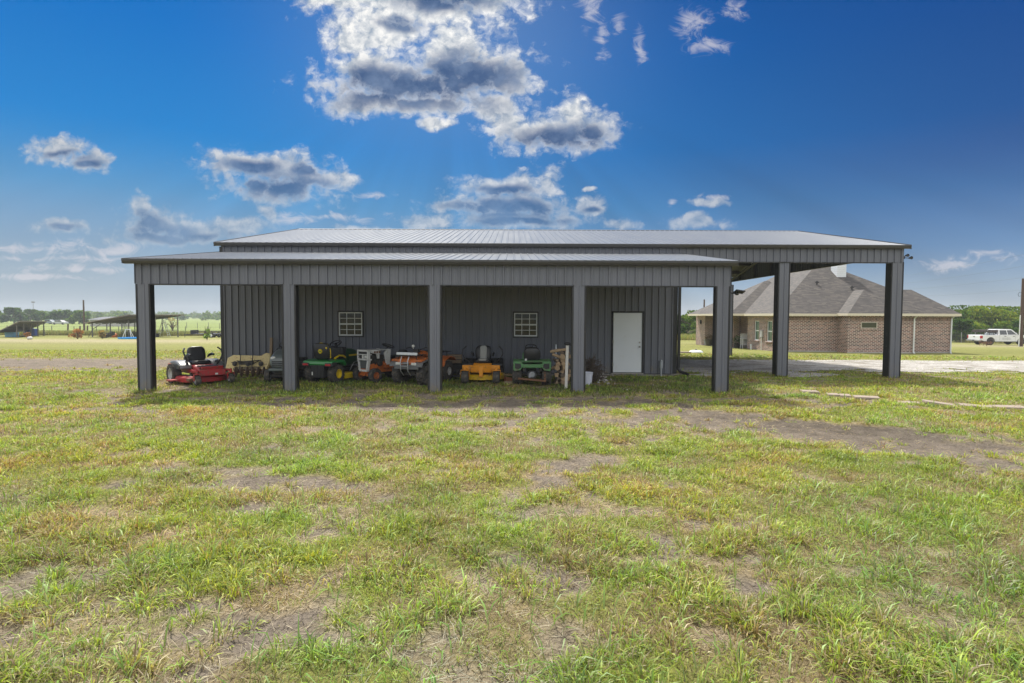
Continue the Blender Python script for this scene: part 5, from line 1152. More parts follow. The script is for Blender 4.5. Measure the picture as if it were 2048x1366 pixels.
# downspouts, lamp, door in the porch with its painted shade
def dspout(x, y, z0, m=M_VINYL):
    d_ = MB(); d_.tube([(x, y - .35, EZ), (x, y - .06, EZ - .22), (x, y - .06, z0 + .1), (x, y - .2, z0)], .05, 8); d_.build('downspout', m, house, smooth=40)
dspout(28.15, 39.9, -.5); dspout(31.68, 41.1, -.6, M_WHITE)
d_ = MB(); d_.tube([(18.9, 49.5, EZ), (19.12, 49.5, EZ - .25), (19.12, 49.5, -.7), (18.95, 49.4, -.8)], .06, 8); d_.build('downspout', M_FCR, house, smooth=40)
d_ = MB(); d_.bb(21.84, 21.9, 46.5, 49.2, -.6, 1.95); o = d_.build('porch_door_shade', M_DARK, house); d_ = MB(); d_.bb(21.80, 21.86, 47.85, 47.95, -.6, 1.75); d_.bb(21.8, 21.86, 49.2, 49.3, -.6, 1.75); d_.bb(21.8, 21.86, 47.85, 49.3, 1.75, 1.85); hsub(d_, 'door_frame', M_FCR, o)  # dark door panel widened past its frame to paint the porch shade
c = at(1401, 645, 55.4); d_ = MB(); d_.box(18.42, 55.6, 1.55, .16, .16, .30, taper=.6); d_.cyl((18.42, 55.6, 1.30), (18.42, 55.6, 1.4), .05); d_.bb(18.42, 18.5, 55.55, 55.65, 1.35, 1.4); d_.build('wall_lamp', M_BLACK, house)
c = at(1517, 671, 43.6); d_ = MB(); d_.bb(19.06, 19.2, 43.42, 43.80, .45, 1.0); o = d_.build('meter_box', mat('meter_grey', (.42, .42, .41), .5), house, bevel=.02); d_ = MB(); d_.cyl((19.12, 43.6, -.6), (19.12, 43.6, .45), .03); hsub(d_, 'meter_conduit', M_VINYL, o)
# things around the house
def cleanout(px_, lab):
    c = gnd(px_, 699); o = thing('cleanout_pipe', lab, 'pipe', (c.x, c.y, T(c.x, c.y))); b = MB(); b.cyl((0, 0, -.05), (0, 0, .34), .06); b.cyl((0, 0, .32), (0, 0, .42), .075); b.build('pipe', M_WHITE, o, smooth=40)
cleanout(1502, 'white cleanout pipe in the grass, nearer the house porch'); cleanout(1517, 'white cleanout pipe in the grass below the electric meter')
def pot(px_, py_, Y, r_, h_, m, lab, leaf=None, lh=.5):
    c = at(px_, py_, Y); o = thing('potted_plant' if leaf else 'flower_pot', lab, 'plant' if leaf else 'pot', (c.x, Y, -.62)); MB().lathe([(0, .0), (r_ * .7, 0), (r_, h_), (r_ * 1.05, h_), (r_ * .9, h_ - .02), (0, h_ - .05)], (0, 0, 0), 'Z', 20).build('pot', m, o, smooth=35)
    if leaf:
        b = MB(); q = random.Random(int(px_))
        for i in range(140):
            a, e_ = q.uniform(0, 6.28), q.uniform(.1, 1.4); d_ = Vector((math.cos(a) * math.cos(e_), math.sin(a) * math.cos(e_), math.sin(e_))) * q.uniform(.3, 1) * lh; p = Vector((0, 0, h_)) + d_; s_ = Vector((-math.sin(a), math.cos(a), q.uniform(-.4, .4))) * .05; t2 = p + Vector((d_.x * .3, d_.y * .3, q.uniform(-.1, .12)))
            b.add([tuple(p - d_ * .15), tuple(p + s_), tuple(t2), tuple(p - s_)], [(0, 1, 2, 3)])
        b.build('foliage', leaf, o)
M_LEAFP = mat('pot_leaves', (.075, .13, .035), .6, var=.4)
pot(1474, 690, 48.6, .28, .36, mat('dark_pot', (.05, .045, .04), .5), 'leafy plant in a dark pot under the porch of the brick house', M_LEAFP, .75)
pot(1419, 686, 53.0, .42, .55, mat('dark_pot', (.05, .045, .04)), 'wide dark planter at the far end of the porch', mat('dry_pot_plant', (.16, .12, .07), .8, var=.4), .5)
pot(1412, 686, 53.6, .20, .5, mat('grey_pot', (.25, .25, .26)), 'tall grey pot beside the wide dark planter on the porch')
c = at(1487, 690, 47.6); o = thing('potting_bench', 'white potting bench standing at the right side of the porch', 'bench', (c.x + .1, 47.3, -.62)); b = MB(); b.bb(-.4, .5, -.25, .25, .80, .85); b.bb(-.4, .5, .22, .25, .85, 1.25); b.bb(-.4, .5, -.2, .2, .3, .33)
for x_ in (-.38, .46):
    for y_ in (-.22, .2): b.bb(x_ - .03, x_ + .03, y_ - .03, y_ + .03, 0, .8)
b.bb(-.36, .46, .16, .18, .33, .8); b.build('bench', M_OWHT, o, bevel=.005)
c = gnd(1369, 706); o = MB().box(0, 0, .03, .75, .5, .10).build('stone_slab', M_PAVE, None, bevel=.01); o.location = (c.x, c.y, T(c.x, c.y)); tag(o, 'flat tan slab in the lawn beyond the gravel', 'slab')
c = gnd(1392, 705); o = thing('septic_lid', 'round white septic lid with a dark knob in the lawn beyond the gravel', 'lid', (c.x, c.y, T(c.x, c.y))); MB().lathe([(0, .16), (.30, .15), (.42, .10), (.48, 0), (.48, -.05)], (0, 0, 0), 'Z', 24).build('lid', M_WHITE, o, smooth=40); MB().ball((0, 0, .20), .05).build('knob', M_BLACK, o, smooth=60)

# ------------------------------------------------------------------ pickup truck (side-on, nose to the right)
tx = at(1962, 690, 66.3).x; TZ = T(tx + 3, 66.5)
tk = thing('pickup_truck', 'white crew cab pickup with a dark bed rack parked before the trees at right', 'pickup', (tx, 66.3, TZ))
M_TRUCK = mat('truck_white', (.74, .75, .77), .3, var=.03, coat=.4, dirt=(.5, .45, .36), dirt_amt=.08)
b = MB()   # lower body side profile with wheel arches, full width
def arch(cx, r_, n=8): return [(cx + r_ * math.cos(math.pi * k / n), .44 + r_ * math.sin(math.pi * k / n)) for k in range(n + 1)]
prof = [(0, .62), (0, 1.17), (2.05, 1.20), (2.06, 1.16), (4.05, 1.20), (4.4, 1.22), (5.5, 1.14), (5.72, 1.02), (5.78, .55), (5.6, .44)] + arch(4.72, .50) + arch(1.13, .50) + [(.3, .50)]
b.prism(prof, 'Y', 0, 2.0); body = P_('body', M_TRUCK, tk, b, bevel=.03)
b = MB(); cab = [(2.06, 1.16), (2.12, 1.78), (2.3, 1.86), (3.55, 1.87), (3.75, 1.82), (4.38, 1.22)]; ring = lambda y_, s_: [(x_ if z_ < 1.3 else 3.1 + (x_ - 3.1) * s_, y_, z_) for x_, z_ in cab]
b.loft([[(x_, (.04 if z_ < 1.3 else .22), z_) for x_, z_ in cab], [(x_, (1.96 if z_ < 1.3 else 1.78), z_) for x_, z_ in cab]]); P_('cab', M_TRUCK, tk, b, bevel=.04)
def ycab(z_): return .04 + (z_ - 1.2) / .62 * .18
M_TGL = mat('truck_glass', (.02, .025, .03), .08, spec=.8)
for poly in ([(2.22, 1.24), (2.26, 1.70), (2.30, 1.74), (3.02, 1.75), (3.04, 1.25)], [(3.14, 1.25), (3.12, 1.75), (3.55, 1.76), (3.66, 1.72), (4.15, 1.27)]):
    b = MB(); b.add([(x_, ycab(z_) - .012, z_) for x_, z_ in poly] + [(x_, ycab(z_) + .02, z_) for x_, z_ in poly], [tuple(range(5)), tuple(range(9, 4, -1))] + [(i, (i + 1) % 5, 5 + (i + 1) % 5, 5 + i) for i in range(5)]); P_('side_window', M_TGL, tk, b, bevel=.004)
b = MB(); b.add([(2.06, .32, 1.28), (2.06, 1.68, 1.28), (2.115, 1.62, 1.74), (2.115, .38, 1.74), (2.04, .32, 1.28), (2.04, 1.68, 1.28), (2.09, 1.62, 1.74), (2.09, .38, 1.74)], [(0, 1, 2, 3), (7, 6, 5, 4), (0, 3, 7, 4), (1, 5, 6, 2), (3, 2, 6, 7), (0, 4, 5, 1)]); P_('rear_window', M_TGL, tk, b)
b = MB()
for x_ in (2.14, 3.08, 4.0): b.bb(x_, x_ + .012, -.004, .01, .56, 1.18)
P_('door_gap', mat('shadow_gap', (.15, .15, .15), .6), body, b) if False else b.build('door_gap', mat('shadow_gap', (.15, .15, .15), .6), body)
for x_ in (2.92, 3.92): b = MB(); b.bb(x_ - .24, x_, -.03, .0, 1.03, 1.08); b.build('door_handle', M_BLACK, body, bevel=.01)
b = MB()
for k in range(4): b.bb(2.45, 3.5 - .12 * (k % 2), -.006, .0, .66 + k * .07, .685 + k * .07)
b.build('door_lettering', mat('grey_lettering', (.34, .35, .37), .5), body)
b = MB(); b.bb(-.03, .0, .10, 1.90, .66, 1.12); tg = P_('tailgate', M_TRUCK, tk, b, bevel=.015); b = MB(); b.bb(-.05, -.03, .9, 1.1, .92, 1.0); b.build('tailgate_handle', M_BLACK, tg)
b = MB(); b.bb(-.18, .02, .02, 1.98, .45, .62); P_('rear_bumper', M_CHROME, tk, b, bevel=.02)
b = MB(); b.bb(-.19, -.18, .75, 1.05, .50, .60); P_('licence_plate', M_BLACK, tk, b)
for y0 in (-.01, 1.83): b = MB(); b.bb(-.035, .18, y0, y0 + .18, .78, 1.12); P_('tail_light', M_TAIL, tk, b, bevel=.02)
for x_, nm in ((1.13, 'rear_wheel'), (4.72, 'front_wheel')):
    for y_ in (.16, 1.84): wheel(tk, (x_, y_, .41), .41, .28, .50, rm=M_BLACK, name=nm)
b = MB(); b.bb(.2, 5.5, .4, 1.6, .38, .55); P_('underbody', M_BLACK, tk, b)
b = MB()
for y_ in (.08, 1.92):
    b.tube([(.35, y_, 1.18), (.52, y_, 1.74), (2.02, y_, 1.78)], .035, 6); b.bb(.55, 1.95, y_ - .02, y_ + .02, 1.50, 1.70)
    for x_ in (1.0, 1.5, 1.95): b.tube([(x_, y_, 1.18), (x_, y_, 1.75)], .03, 6)
for x_ in (.52, 1.25, 2.0): b.tube([(x_, .08, 1.76), (x_, 1.92, 1.76)], .03, 6)
P_('bed_rack', mat('rack_brown', (.055, .04, .035), .6), tk, b, smooth=40)
b = MB()
for i in range(5): b.box(.75 + i * .24, .3, 1.30, .18, .2, .22, rot=(0, 0, i))
P_('bed_cargo', mat('grey_cargo', (.34, .38, .42), .5), tk, b)
b = MB(); b.bb(4.3, 4.42, -.16, .02, 1.20, 1.38); P_('wing_mirror', M_BLACK, tk, b, bevel=.03)
b = MB(); b.bb(5.70, 5.79, .1, 1.9, .72, 1.02); P_('front_grille', M_CHROME, tk, b, bevel=.02)
c = gnd(1963, 691); o = thing('implement_jack', 'rusty implement frame on the grass behind the white pickup', 'implement', (c.x, c.y - .6, T(c.x, c.y))); b = MB()
for i in range(7): b.tube([(-.7 + i * .2, 0, .05 + .1 * (i % 2)), (-.6 + i * .2, .1, .55 - .12 * (i % 3)), (-.4 + i * .15, -.1, .2)], .035, 6)
b.tube([(-.8, 0, .42), (.7, 0, .38)], .05, 6); b.tube([(.0, -.1, -.05), (.0, 0, .5)], .04, 6); b.build('frame', M_RUST, o, smooth=40)
# ------------------------------------------------------------------ pole and power lines
M_POLE = mat('creosote_pole', (.085, .050, .035), .9, var=.35, vscale=3, bump=.4)
c = gnd(2041, 693); po = thing('utility_pole', 'dark brown wooden utility pole at the right edge beside the pickup', 'utility pole', (c.x, c.y, T(c.x, c.y))); top = at(2040, 557, c.y).z - T(c.x, c.y)
MB().tube([(0, 0, -.3), (0.02, 0, top * .5), (.0, 0, top)], [.20, .165, .14], 12).build('pole', M_POLE, po, smooth=40)
b = MB(); b.tube([(-.23, -.05, 0), (-.21, -.05, 3.4)], .045, 8); b.build('riser_conduit', M_VINYL, po, smooth=40)
b = MB(); b.tube([(-.16, 0, top - 1.5), (-.35, 0, top - 1.45), (-.52, 0, top - 1.7), (-.40, 0, top - 1.95), (-.16, 0, top - 1.85)], .02, 6); b.build('wire_loop', M_BLACK, po, smooth=40)
M_WIRE = mat('aluminium_wire', (.20, .22, .26), .5)
for i, (ya, yb_) in enumerate(((507, 556), (530, 571), (553, 583), (578, 597))):
    A = at(2200, ya - (yb_ - ya) * 152 / 240, 62); B_ = at(1808, yb_ - 4, 112); P3_ = []
    for k in range(25):
        s_ = k / 24; p = A.lerp(B_, s_); P3_.append((p.x, p.y, p.z - 1.2 * s_ * (1 - s_)))
    o = MB().tube(P3_, .013, 5).build('power_line', M_WIRE, None); tag(o, ['uppermost of the four power lines crossing the sky at right', 'second power line from the top at right', 'third power line from the top at right', 'lowest of the four power lines at right'][i], 'cable', 'power lines at right')
c = at(1408, 632, 80); o = thing('utility_pole', 'thin distant pole rising behind the left end of the house roof', 'utility pole', (c.x, 80, T(c.x, 80))); MB().tube([(0, 0, 0), (0, 0, at(1408, 599, 80).z - T(c.x, 80))], [.14, .10], 8).build('pole', M_POLE, o, smooth=40)
# ------------------------------------------------------------------ trees
def leaf_mat(name, base, var=.5):
    M = bpy.data.materials.new(name); M.use_nodes = True; t = NT(M.node_tree); out = t.n['Material Output']; t.n.remove(t.n['Principled BSDF'])
    a = t.new('ShaderNodeAttribute', attribute_name='tint').outputs['Color']; f = t.mix(1.0, a, base, 'MULTIPLY')
    d = t.new('ShaderNodeBsdfDiffuse'); tr = t.new('ShaderNodeBsdfTranslucent'); t.put(d.inputs[0], f); t.put(tr.inputs[0], t.mix(1.0, f, (1.2, 1.25, .6), 'MULTIPLY'))
    m1 = t.new('ShaderNodeMixShader'); m1.inputs[0].default_value = .35; t.l.new(d.outputs[0], m1.inputs[1]); t.l.new(tr.outputs[0], m1.inputs[2]); t.l.new(m1.outputs[0], out.inputs['Surface']); return M
def leaves(name, pts, size, seed, m, parent, dirs=None):
    """one mesh of small leaf clumps (4-gons bent at the middle) at pts"""
    g_ = np.random.default_rng(seed); n = len(pts); a = g_.normal(size=(n, 3)); a /= np.linalg.norm(a, axis=1, keepdims=True); b = np.cross(a, g_.normal(size=(n, 3))); b /= np.linalg.norm(b, axis=1, keepdims=True) + 1e-9
    s1 = (size * g_.uniform(.6, 1.4, n))[:, None]; s2 = s1 * g_.uniform(.35, .7, (n, 1)); c = np.cross(a, b) * s1 * .25
    V = np.stack([pts - a * s1, pts - b * s2 + c, pts + a * s1, pts + b * s2 + c], 1).reshape(-1, 3)
    me = bpy.data.meshes.new(name); me.vertices.add(4 * n); me.vertices.foreach_set('co', V.astype(np.float32).ravel()); me.loops.add(4 * n); me.loops.foreach_set('vertex_index', np.arange(4 * n, dtype=np.int32)); me.polygons.add(n); me.polygons.foreach_set('loop_start', np.arange(0, 4 * n, 4, dtype=np.int32)); me.polygons.foreach_set('loop_total', np.full(n, 4, np.int32))
    col = np.repeat(g_.uniform(.55, 1.4, (n, 1)) * np.array([[1, 1, 1]]) * (1 + .18 * g_.normal(size=(n, 1)) * np.array([[1.2, .4, -.5]])), 4, 0); col = np.concatenate([np.clip(col, .2, 2), np.ones((4 * n, 1))], 1)
    ca = me.color_attributes.new('tint', 'FLOAT_COLOR', 'POINT'); ca.data.foreach_set('color', col.astype(np.float32).ravel()); me.update(); me.materials.append(m)
    o = bpy.data.objects.new(name, me); COL.objects.link(o); o.parent = parent; return o
def crown_pts(g_, h, w, d, n, low=.12, lobes=14, flat=1.0):
    P_l = []
    for i in range(lobes):
        z = h * (low + (1 - low) * (g_.uniform(0.1, .92))); q = (z / h - low) / (1 - low); env = math.sin(math.pi * min(1, .22 + .78 * q ** .8)) ** .6 if q < .98 else .3
        a = g_.uniform(0, 6.283); r = g_.uniform(.25, .75) * env; c = np.array([math.cos(a) * r * w / 2, math.sin(a) * r * d / 2, z]); rad = g_.uniform(.16, .30) * min(w, h)
        k = n // lobes; v_ = g_.normal(size=(k, 3)); v_ /= np.linalg.norm(v_, axis=1, keepdims=True); rr_ = rad * g_.uniform(.35, 1.08, (k, 1)) ** .55
        P_l.append(c + v_ * rr_ * np.array([1, 1, .78 * flat]))
    p = np.concatenate(P_l); p = p[p[:, 2] > .15]; over = p[:, 2] > h; p[over, 2] = h - (p[over, 2] - h) * .3; return p
def tree(name, label, cat, x, y, h, w, m, n=2600, ls=.22, low=.12, group=None, seed=0, d=None, trunk_h=None, lobes=14, z=None):
    g_ = np.random.default_rng(seed + 100); o = thing(name, label, cat, (x, y, T(x, y) if z is None else z), group=group)
    b = MB(); th = h * .7; tr_ = h * .028 + .03; b.tube([(0, 0, -.2), (.03 * h * g_.normal(), 0, th * .35), (.05 * h * g_.normal(), .03 * h * g_.normal(), th)], [tr_ * 1.4, tr_, tr_ * .3], 8)
    for k in range(6):
        a = g_.uniform(0, 6.28); z0 = h * g_.uniform(low * .9 + .05, .5); b.tube([(0, 0, z0), (math.cos(a) * w * .2, math.sin(a) * w * .2, z0 + h * .14), (math.cos(a) * w * .38, math.sin(a) * w * .38, z0 + h * .25)], [tr_ * .5, tr_ * .35, tr_ * .12], 6)
    b.build('trunk', M_BARK, o, smooth=50); leaves('crown', crown_pts(g_, h, w, d or w, n, low, lobes), ls, seed, m, o); return o
L1, L2, L3 = leaf_mat('leaf_mid', (.13, .20, .030)), leaf_mat('leaf_dark', (.075, .135, .026)), leaf_mat('leaf_yellowish', (.20, .26, .038))
TR = [(1905, 90, 7.2, 8, 0, 'broad mid green tree rising just right of the brick house roof'), (1938, 95, 8.6, 9, 1, 'tall dark tree behind the rear of the white pickup'), (1962, 92, 8.3, 8, 2, 'yellowish green tree behind the bed of the white pickup'), (1990, 97, 8.5, 9, 0, 'round topped tree behind the cab of the white pickup'), (2012, 91, 7.4, 7, 2, 'yellow green bushy tree behind the hood of the white pickup'), (2038, 95, 8.4, 9, 0, 'mid green tree directly behind the brown utility pole'), (2075, 92, 8.2, 9, 1, 'dark tree past the pole at the right edge'),
      (1880, 84, 5.0, 6, 1, 'low dark bushy tree at the right wall of the brick house'), (1922, 80, 4.6, 7, 1, 'dark low thicket tree left of the white pickup tail'), (1950, 82, 4.2, 7, 2, 'low yellowish thicket tree behind the white pickup tailgate'), (2000, 84, 4.4, 7, 0, 'low thicket tree between pickup cab and bushes'), (2050, 82, 4.5, 7, 1, 'low dark thicket tree right of the brown pole'),
      (1340, 96, 6.6, 8, 1, 'dark green tree seen through the lean-to beside the barn corner'), (1364, 98, 6.4, 8, 0, 'mid green tree seen between barn corner and house'), (1388, 94, 7.3, 8, 0, 'taller green tree touching the left end of the house roof'), (1375, 88, 4.2, 8, 1, 'low dark shrubby tree below the trees left of the house')]
for i, (px_, Y, h, w, k, lab) in enumerate(TR):
    x = at(px_, 640, Y).x; tree('leafy_tree', lab, 'tree', x, Y, h * (.68 if i < 12 else .62), w, (L1, L2, L3)[k], 3600, .20, .02, 'trees behind the house and pickup', i)
# wire mesh fence before the trees
fx0, fx1 = at(1895, 680, 77).x, at(2060, 680, 77).x
fn = thing('mesh_fence', 'low wire mesh fence along the foot of the trees behind the pickup', 'fence', (fx0, 77, T(fx0, 77)), world=True)
b = MB()
n_ = 7
for k in range(n_):
    x = fx0 + (fx1 - fx0) * k / (n_ - 1); p = MB(); p.tube([(x, 77, T(x, 77) - .1), (x, 77, T(x, 77) + 1.45)], .035, 6); p.build('post', M_CHROME, fn, smooth=40)
for j in range(7): b.tube([(fx0, 77, T(fx0, 77) + .15 + j * .2), (fx1, 77, T(fx1, 77) + .15 + j * .2)], .010, 4)
x = fx0
while x < fx1: b.tube([(x, 77, T(x, 77) + .1), (x, 77, T(x, 77) + 1.35)], .007, 4); x += .25
b.build('wire_mesh', M_STEEL, fn)
# ------------------------------------------------------------------ the far left: sheds, fence, bushes, pasture, trees
M_GALV = mat('grey_post', (.14, .13, .12), .6, .2, var=.3)
M_RSH = mat('rusted_sheet', (.25, .22, .20), .5, .5, var=.3, dirt=(.16, .10, .07), dirt_amt=.4)
M_UNDER = mat('shed_underside', (.10, .095, .09), .7, .2, var=.3)
def shed(name, label, corners, posts, loc, thick=.08, rails=()):
    o = thing(name, label, 'shed', loc, world=True); vs = [tuple(c) for c in corners]
    b = MB(); b.add(vs + [(x, y, z - thick) for x, y, z in vs], [(0, 1, 2, 3), (7, 6, 5, 4)] + [(i, (i + 1) % 4, 4 + (i + 1) % 4, 4 + i) for i in range(4)]); b.build('roof', M_RSH, o)
    b = MB(); A, B_, C_, D_ = [Vector(v_) for v_ in vs]
    for k in range(7):
        s_ = (k + .5) / 7; p, q = A.lerp(D_, s_), B_.lerp(C_, s_); b.tube([p - Vector((0, 0, thick + .06)), q - Vector((0, 0, thick + .06))], .06, 4)
    b.build('purlin', M_UNDER, o)
    for x, y, z in posts: p = MB(); p.tube([(x, y, T(x, y) - .1), (x, y, z)], .075, 6); p.build('post', M_GALV, o, smooth=40)
    if rails:
        b = MB()
        for p0, p1 in rails: b.tube([p0, p1], .04, 6)
        b.build('rail', M_GALV, o, smooth=40)
    return o
def g3(px_, py_): c = gnd(px_, py_); return c
# low lean-to shed at the left edge: roof falls away to the left
def A_(px_, py_, Y): return tuple(at(px_, py_, Y))
Ys = 70.0
c1 = g3(38, 676)
posts = []
for px_, pb, pt, Y in ((34, 675, 646, 70.5), (48, 674, 645, 72), (62, 672, 645, 75.5), (76, 671, 644, 78), (88, 669, 643, 81)):
    p = at(px_, pb, Y); q = at(px_, pt, Y); posts.append((p.x, Y, q.z))
rails = [((posts[0][0], posts[0][1], T(posts[0][0], 70) + .25), (posts[1][0], posts[1][1], T(posts[1][0], 72) + .25)), ((posts[0][0], 70.5, posts[0][2] - .1), (posts[4][0], 81, posts[4][2] - .1)), ((posts[0][0], 70.5, -.1), (posts[1][0], 72, -.1))]
shed('lean_to_shed', 'small open shed with low sloping tin roof at the left edge of the pasture', [A_(39, 641.5, 69.6), A_(94, 642, 82), A_(52, 661, 84), A_(-8, 664, 71.5)], posts, (posts[0][0], 70.5, T(posts[0][0], 70.5)), .10, rails)
# long open pavilion
Yp = 76.0
def pav_post(px_, pb, pt, Y): return (at(px_, pb, Y).x, Y, at(px_, pt, Y).z)
pp_ = [pav_post(185, 674, 646, 75), pav_post(221, 673, 640, 75.5), pav_post(258, 673, 634, 76), pav_post(311, 673, 633, 76), pav_post(356, 673, 631, 76.5), pav_post(214, 668, 647, 88), pav_post(244, 668, 644, 88), pav_post(270, 668, 642, 88), pav_post(325, 669, 638, 87)]
rl = [((pp_[0][0], 75, T(0, 75) + .95), (pp_[4][0], 76.5, T(0, 76) + .95)), ((at(177, 674, 75).x, 75, T(0, 75)), (pp_[0][0], 75, T(0, 75) + .95)), ((pp_[0][0], 75, T(0, 75) + 1.1), (at(198, 650, 76).x, 76, 1.0))]
rl = [rl[0], rl[1], ((pp_[0][0], 75, T(0, 75) + 1.0), (pp_[0][0] + 1.0, 75.2, pp_[0][2] - .1))]
shed('pavilion', 'long open pole shed with a thin sloping metal roof beyond the first lean-to post', [A_(168, 645, 74), A_(258, 629, 74.5), A_(368, 629, 77), A_(262, 644.5, 90)], pp_, (pp_[0][0], 75, T(0, 75)), .10, rl)
def simple(name, label, cat, px_, py_, dY=0.0):
    c = gnd(px_, py_); y = c.y + dY; x = at(px_, py_, y).x; return thing(name, label, cat, (x, y, T(x, y)))
def crate(px_, py_, m, lab, sx, sy, sz, dY=0.0):
    o = simple('storage_tote', lab, 'tote', px_, py_, dY); b = MB(); b.box(0, 0, sz * .45, sx, sy, sz * .9, taper=1.08); b.build('bin', m, o, bevel=.03); b = MB(); b.bb(-sx * .57, sx * .57, -sy * .57, sy * .57, sz * .9, sz); b.build('lid', m, o, bevel=.02)
M_BLUE, M_BLU2, M_LBL = mat('navy_plastic', (.02, .035, .16), .5), mat('blue_plastic', (.05, .09, .38), .5), mat('light_blue_plastic', (.22, .46, .66), .5)
crate(57, 672, M_BLUE, 'navy blue tote under the right side of the small shed', .75, .7, 1.0, 3); crate(68, 672, M_BLU2, 'bright blue tote right of the navy one under the small shed', .75, .7, 1.0, 3); crate(24, 674, M_LBL, 'pale blue plastic tub under the small tin shed', 1.1, .8, .62)
def bush(px_, py_, h, w, m, lab, n=420, ls=.09, name='bush'):
    o = simple(name, lab, 'bush', px_, py_); g_ = np.random.default_rng(int(px_)); b = MB()
    for k in range(22):
        a = g_.uniform(0, 6.28); r_ = g_.uniform(.1, .5) * w; b.tube([(0, 0, -.05), (math.cos(a) * r_ * .5, math.sin(a) * r_ * .5, h * .5), (math.cos(a) * r_, math.sin(a) * r_, h * g_.uniform(.6, 1.05))], [.025, .018, .006], 4, False)
    b.build('stems', M_BARK, o); leaves('foliage', crown_pts(g_, h, w, w, n, .05, 12), ls, int(px_), m, o)
LB = leaf_mat('leaf_russet', (.38, .19, .09)); LD = leaf_mat('leaf_dull', (.33, .25, .11)); LG = leaf_mat('leaf_sapling', (.20, .32, .05))
bush(155, 678, 1.15, 1.5, LB, 'russet brown bush in the lawn left of the pavilion'); bush(205, 677, .95, 1.3, LD, 'straw brown bush at the left foot of the pavilion'); bush(56, 677, .7, .9, LB, 'small dark red shrub beside the blue totes')
bush(414, 680, 1.5, .85, LG, 'young green sapling standing alone in the lawn beside the flat trailer', 260, .09, 'sapling')
o = simple('feed_sack', 'pale sack slumped on the grass below the dark red shrub', 'sack', 60, 679); b = MB(); b.ball((0, 0, .15), .30, .22, .18, 12, 7, .12); b.build('sack', M_OWHT, o, smooth=60)
# under the pavilion
o = simple('blue_pool', 'shallow bright blue paddling pool on the lawn by the pavilion', 'paddling pool', 262, 678); M_POOL = mat('pool_blue', (.03, .32, .72), .4)
MB().lathe([(0, .03), (1.15, .03), (1.22, .18), (1.30, .18), (1.26, 0), (0, 0)], (0, 0, 0), 'Z', 32).build('pool_shell', M_POOL, o, smooth=40)
o = simple('sawhorse', 'white splayed sawhorse legs standing in the blue paddling pool', 'sawhorse', 256, 677); b = MB()
for s in (-1, 1): b.tube([(s * .55, -.2, 0), (s * .25, 0, 1.1)], .035, 6); b.tube([(s * .55, .3, 0), (s * .25, 0, 1.1)], .035, 6)
b.tube([(-.35, 0, 1.08), (.35, 0, 1.08)], .04, 6); b.build('frame', M_WHITE, o, smooth=40)
def ladder(px_, py_, h, sp, lab, dY):
    o = simple('step_ladder', lab, 'ladder', px_, py_, dY)
    for s, nm in ((-1, 'front_rails'), (1, 'rear_rails')):
        b = MB()
        for y in (-.25, .25): b.tube([(s * sp, y * 1.2, 0), (s * .08, y * .7, h)], .035, 6)
        for k in range(1, 8): q = k / 8; b.tube([(s * (sp + (.08 - sp) * q), -.3 + .12 * q, h * q), (s * (sp + (.08 - sp) * q), .3 - .12 * q, h * q)], .028, 5)
        b.build(nm, mat('ladder_aluminium', (.55, .56, .56), .4, .6), o, smooth=40)
    b = MB(); b.bb(-.14, .14, -.2, .2, h, h + .05); b.build('top_cap', M_OWHT, o)
ladder(328, 673, 2.3, .75, 'aluminium step ladder open under the right end of the pavilion', 1.0); ladder(250, 672, 2.0, .45, 'pale step ladder open under the middle of the pavilion', 3.0)
o = simple('bucket', 'small black bucket under the pavilion right of the first lean-to post', 'bucket', 315, 674); MB().lathe([(0, 0), (.19, 0), (.24, .48), (.20, .46), (0, .1)], (0, 0, 0), 'Z', 16).build('pail', M_BLACK, o, smooth=40)
o = simple('scrap_engine', 'dark greasy engine lump under the left half of the pavilion', 'engine', 218, 676); b = MB()
for i in range(9): b.box(rw.uniform(-.45, .45), rw.uniform(-.2, .2), .25 + rw.uniform(0, .35), rw.uniform(.2, .5), .35, rw.uniform(.2, .5), rot=(rw.uniform(-.3, .3), rw.uniform(-.3, .3), 0))
b.lathe([(.28, -.1), (.28, .1), (.0, .1)], (-.3, 0, .3), 'Y', 16); b.build('engine_block', M_ENG, o, bevel=.02)
o = simple('orange_tank', 'small orange fuel tank beside the dark engine under the pavilion', 'tank', 229, 675); MB().ball((0, 0, .3), .38, .3, .28, 14, 8).build('tank', M_ATV, o, smooth=60); MB().bb(-.25, .25, -.2, .2, -.02, .1).build('stand', M_ATV, o, bevel=.02)
# flat trailer
c = gnd(400, 676); tr0 = at(376, 672, c.y + 3); o = thing('flat_trailer', 'black flat trailer with low side rails and a white wheel beyond the sapling', 'trailer', (at(418, 674, c.y + 3).x, c.y + 3, T(0, c.y + 3))); b = MB(); L_ = 3.0
b.bb(-1.9, 3.6, -.9, .9, .42, .52)
for y in (-.9, .9):
    b.tube([(-1.9, y, .85), (3.6, y, .85)], .035, 6)
    for k in range(7): b.tube([(-1.9 + k * .916, y, .45), (-1.9 + k * .916, y, .85)], .03, 5)
b.bb(-1.95, -1.85, -.9, .9, .4, 1.0); b.tube([(-1.9, -.6, .42), (-3.3, 0, .40)], .05, 6); b.tube([(-1.9, .6, .42), (-3.3, 0, .40)], .05, 6); b.tube([(-3.2, 0, .4), (-3.2, 0, 0)], .03, 6)
P_('bed', M_BLACK, o, b, bevel=.004); b = MB(); b.bb(-.15, 1.1, -1.15, -.9, .70, .74); P_('mudguard', M_BLACK, o, b)
for x_ in (.15, .8):
    for s in (-1, 1): wheel(o, (x_, s * 1.02, .34), .34, .2, .6, rm=M_WHITE)
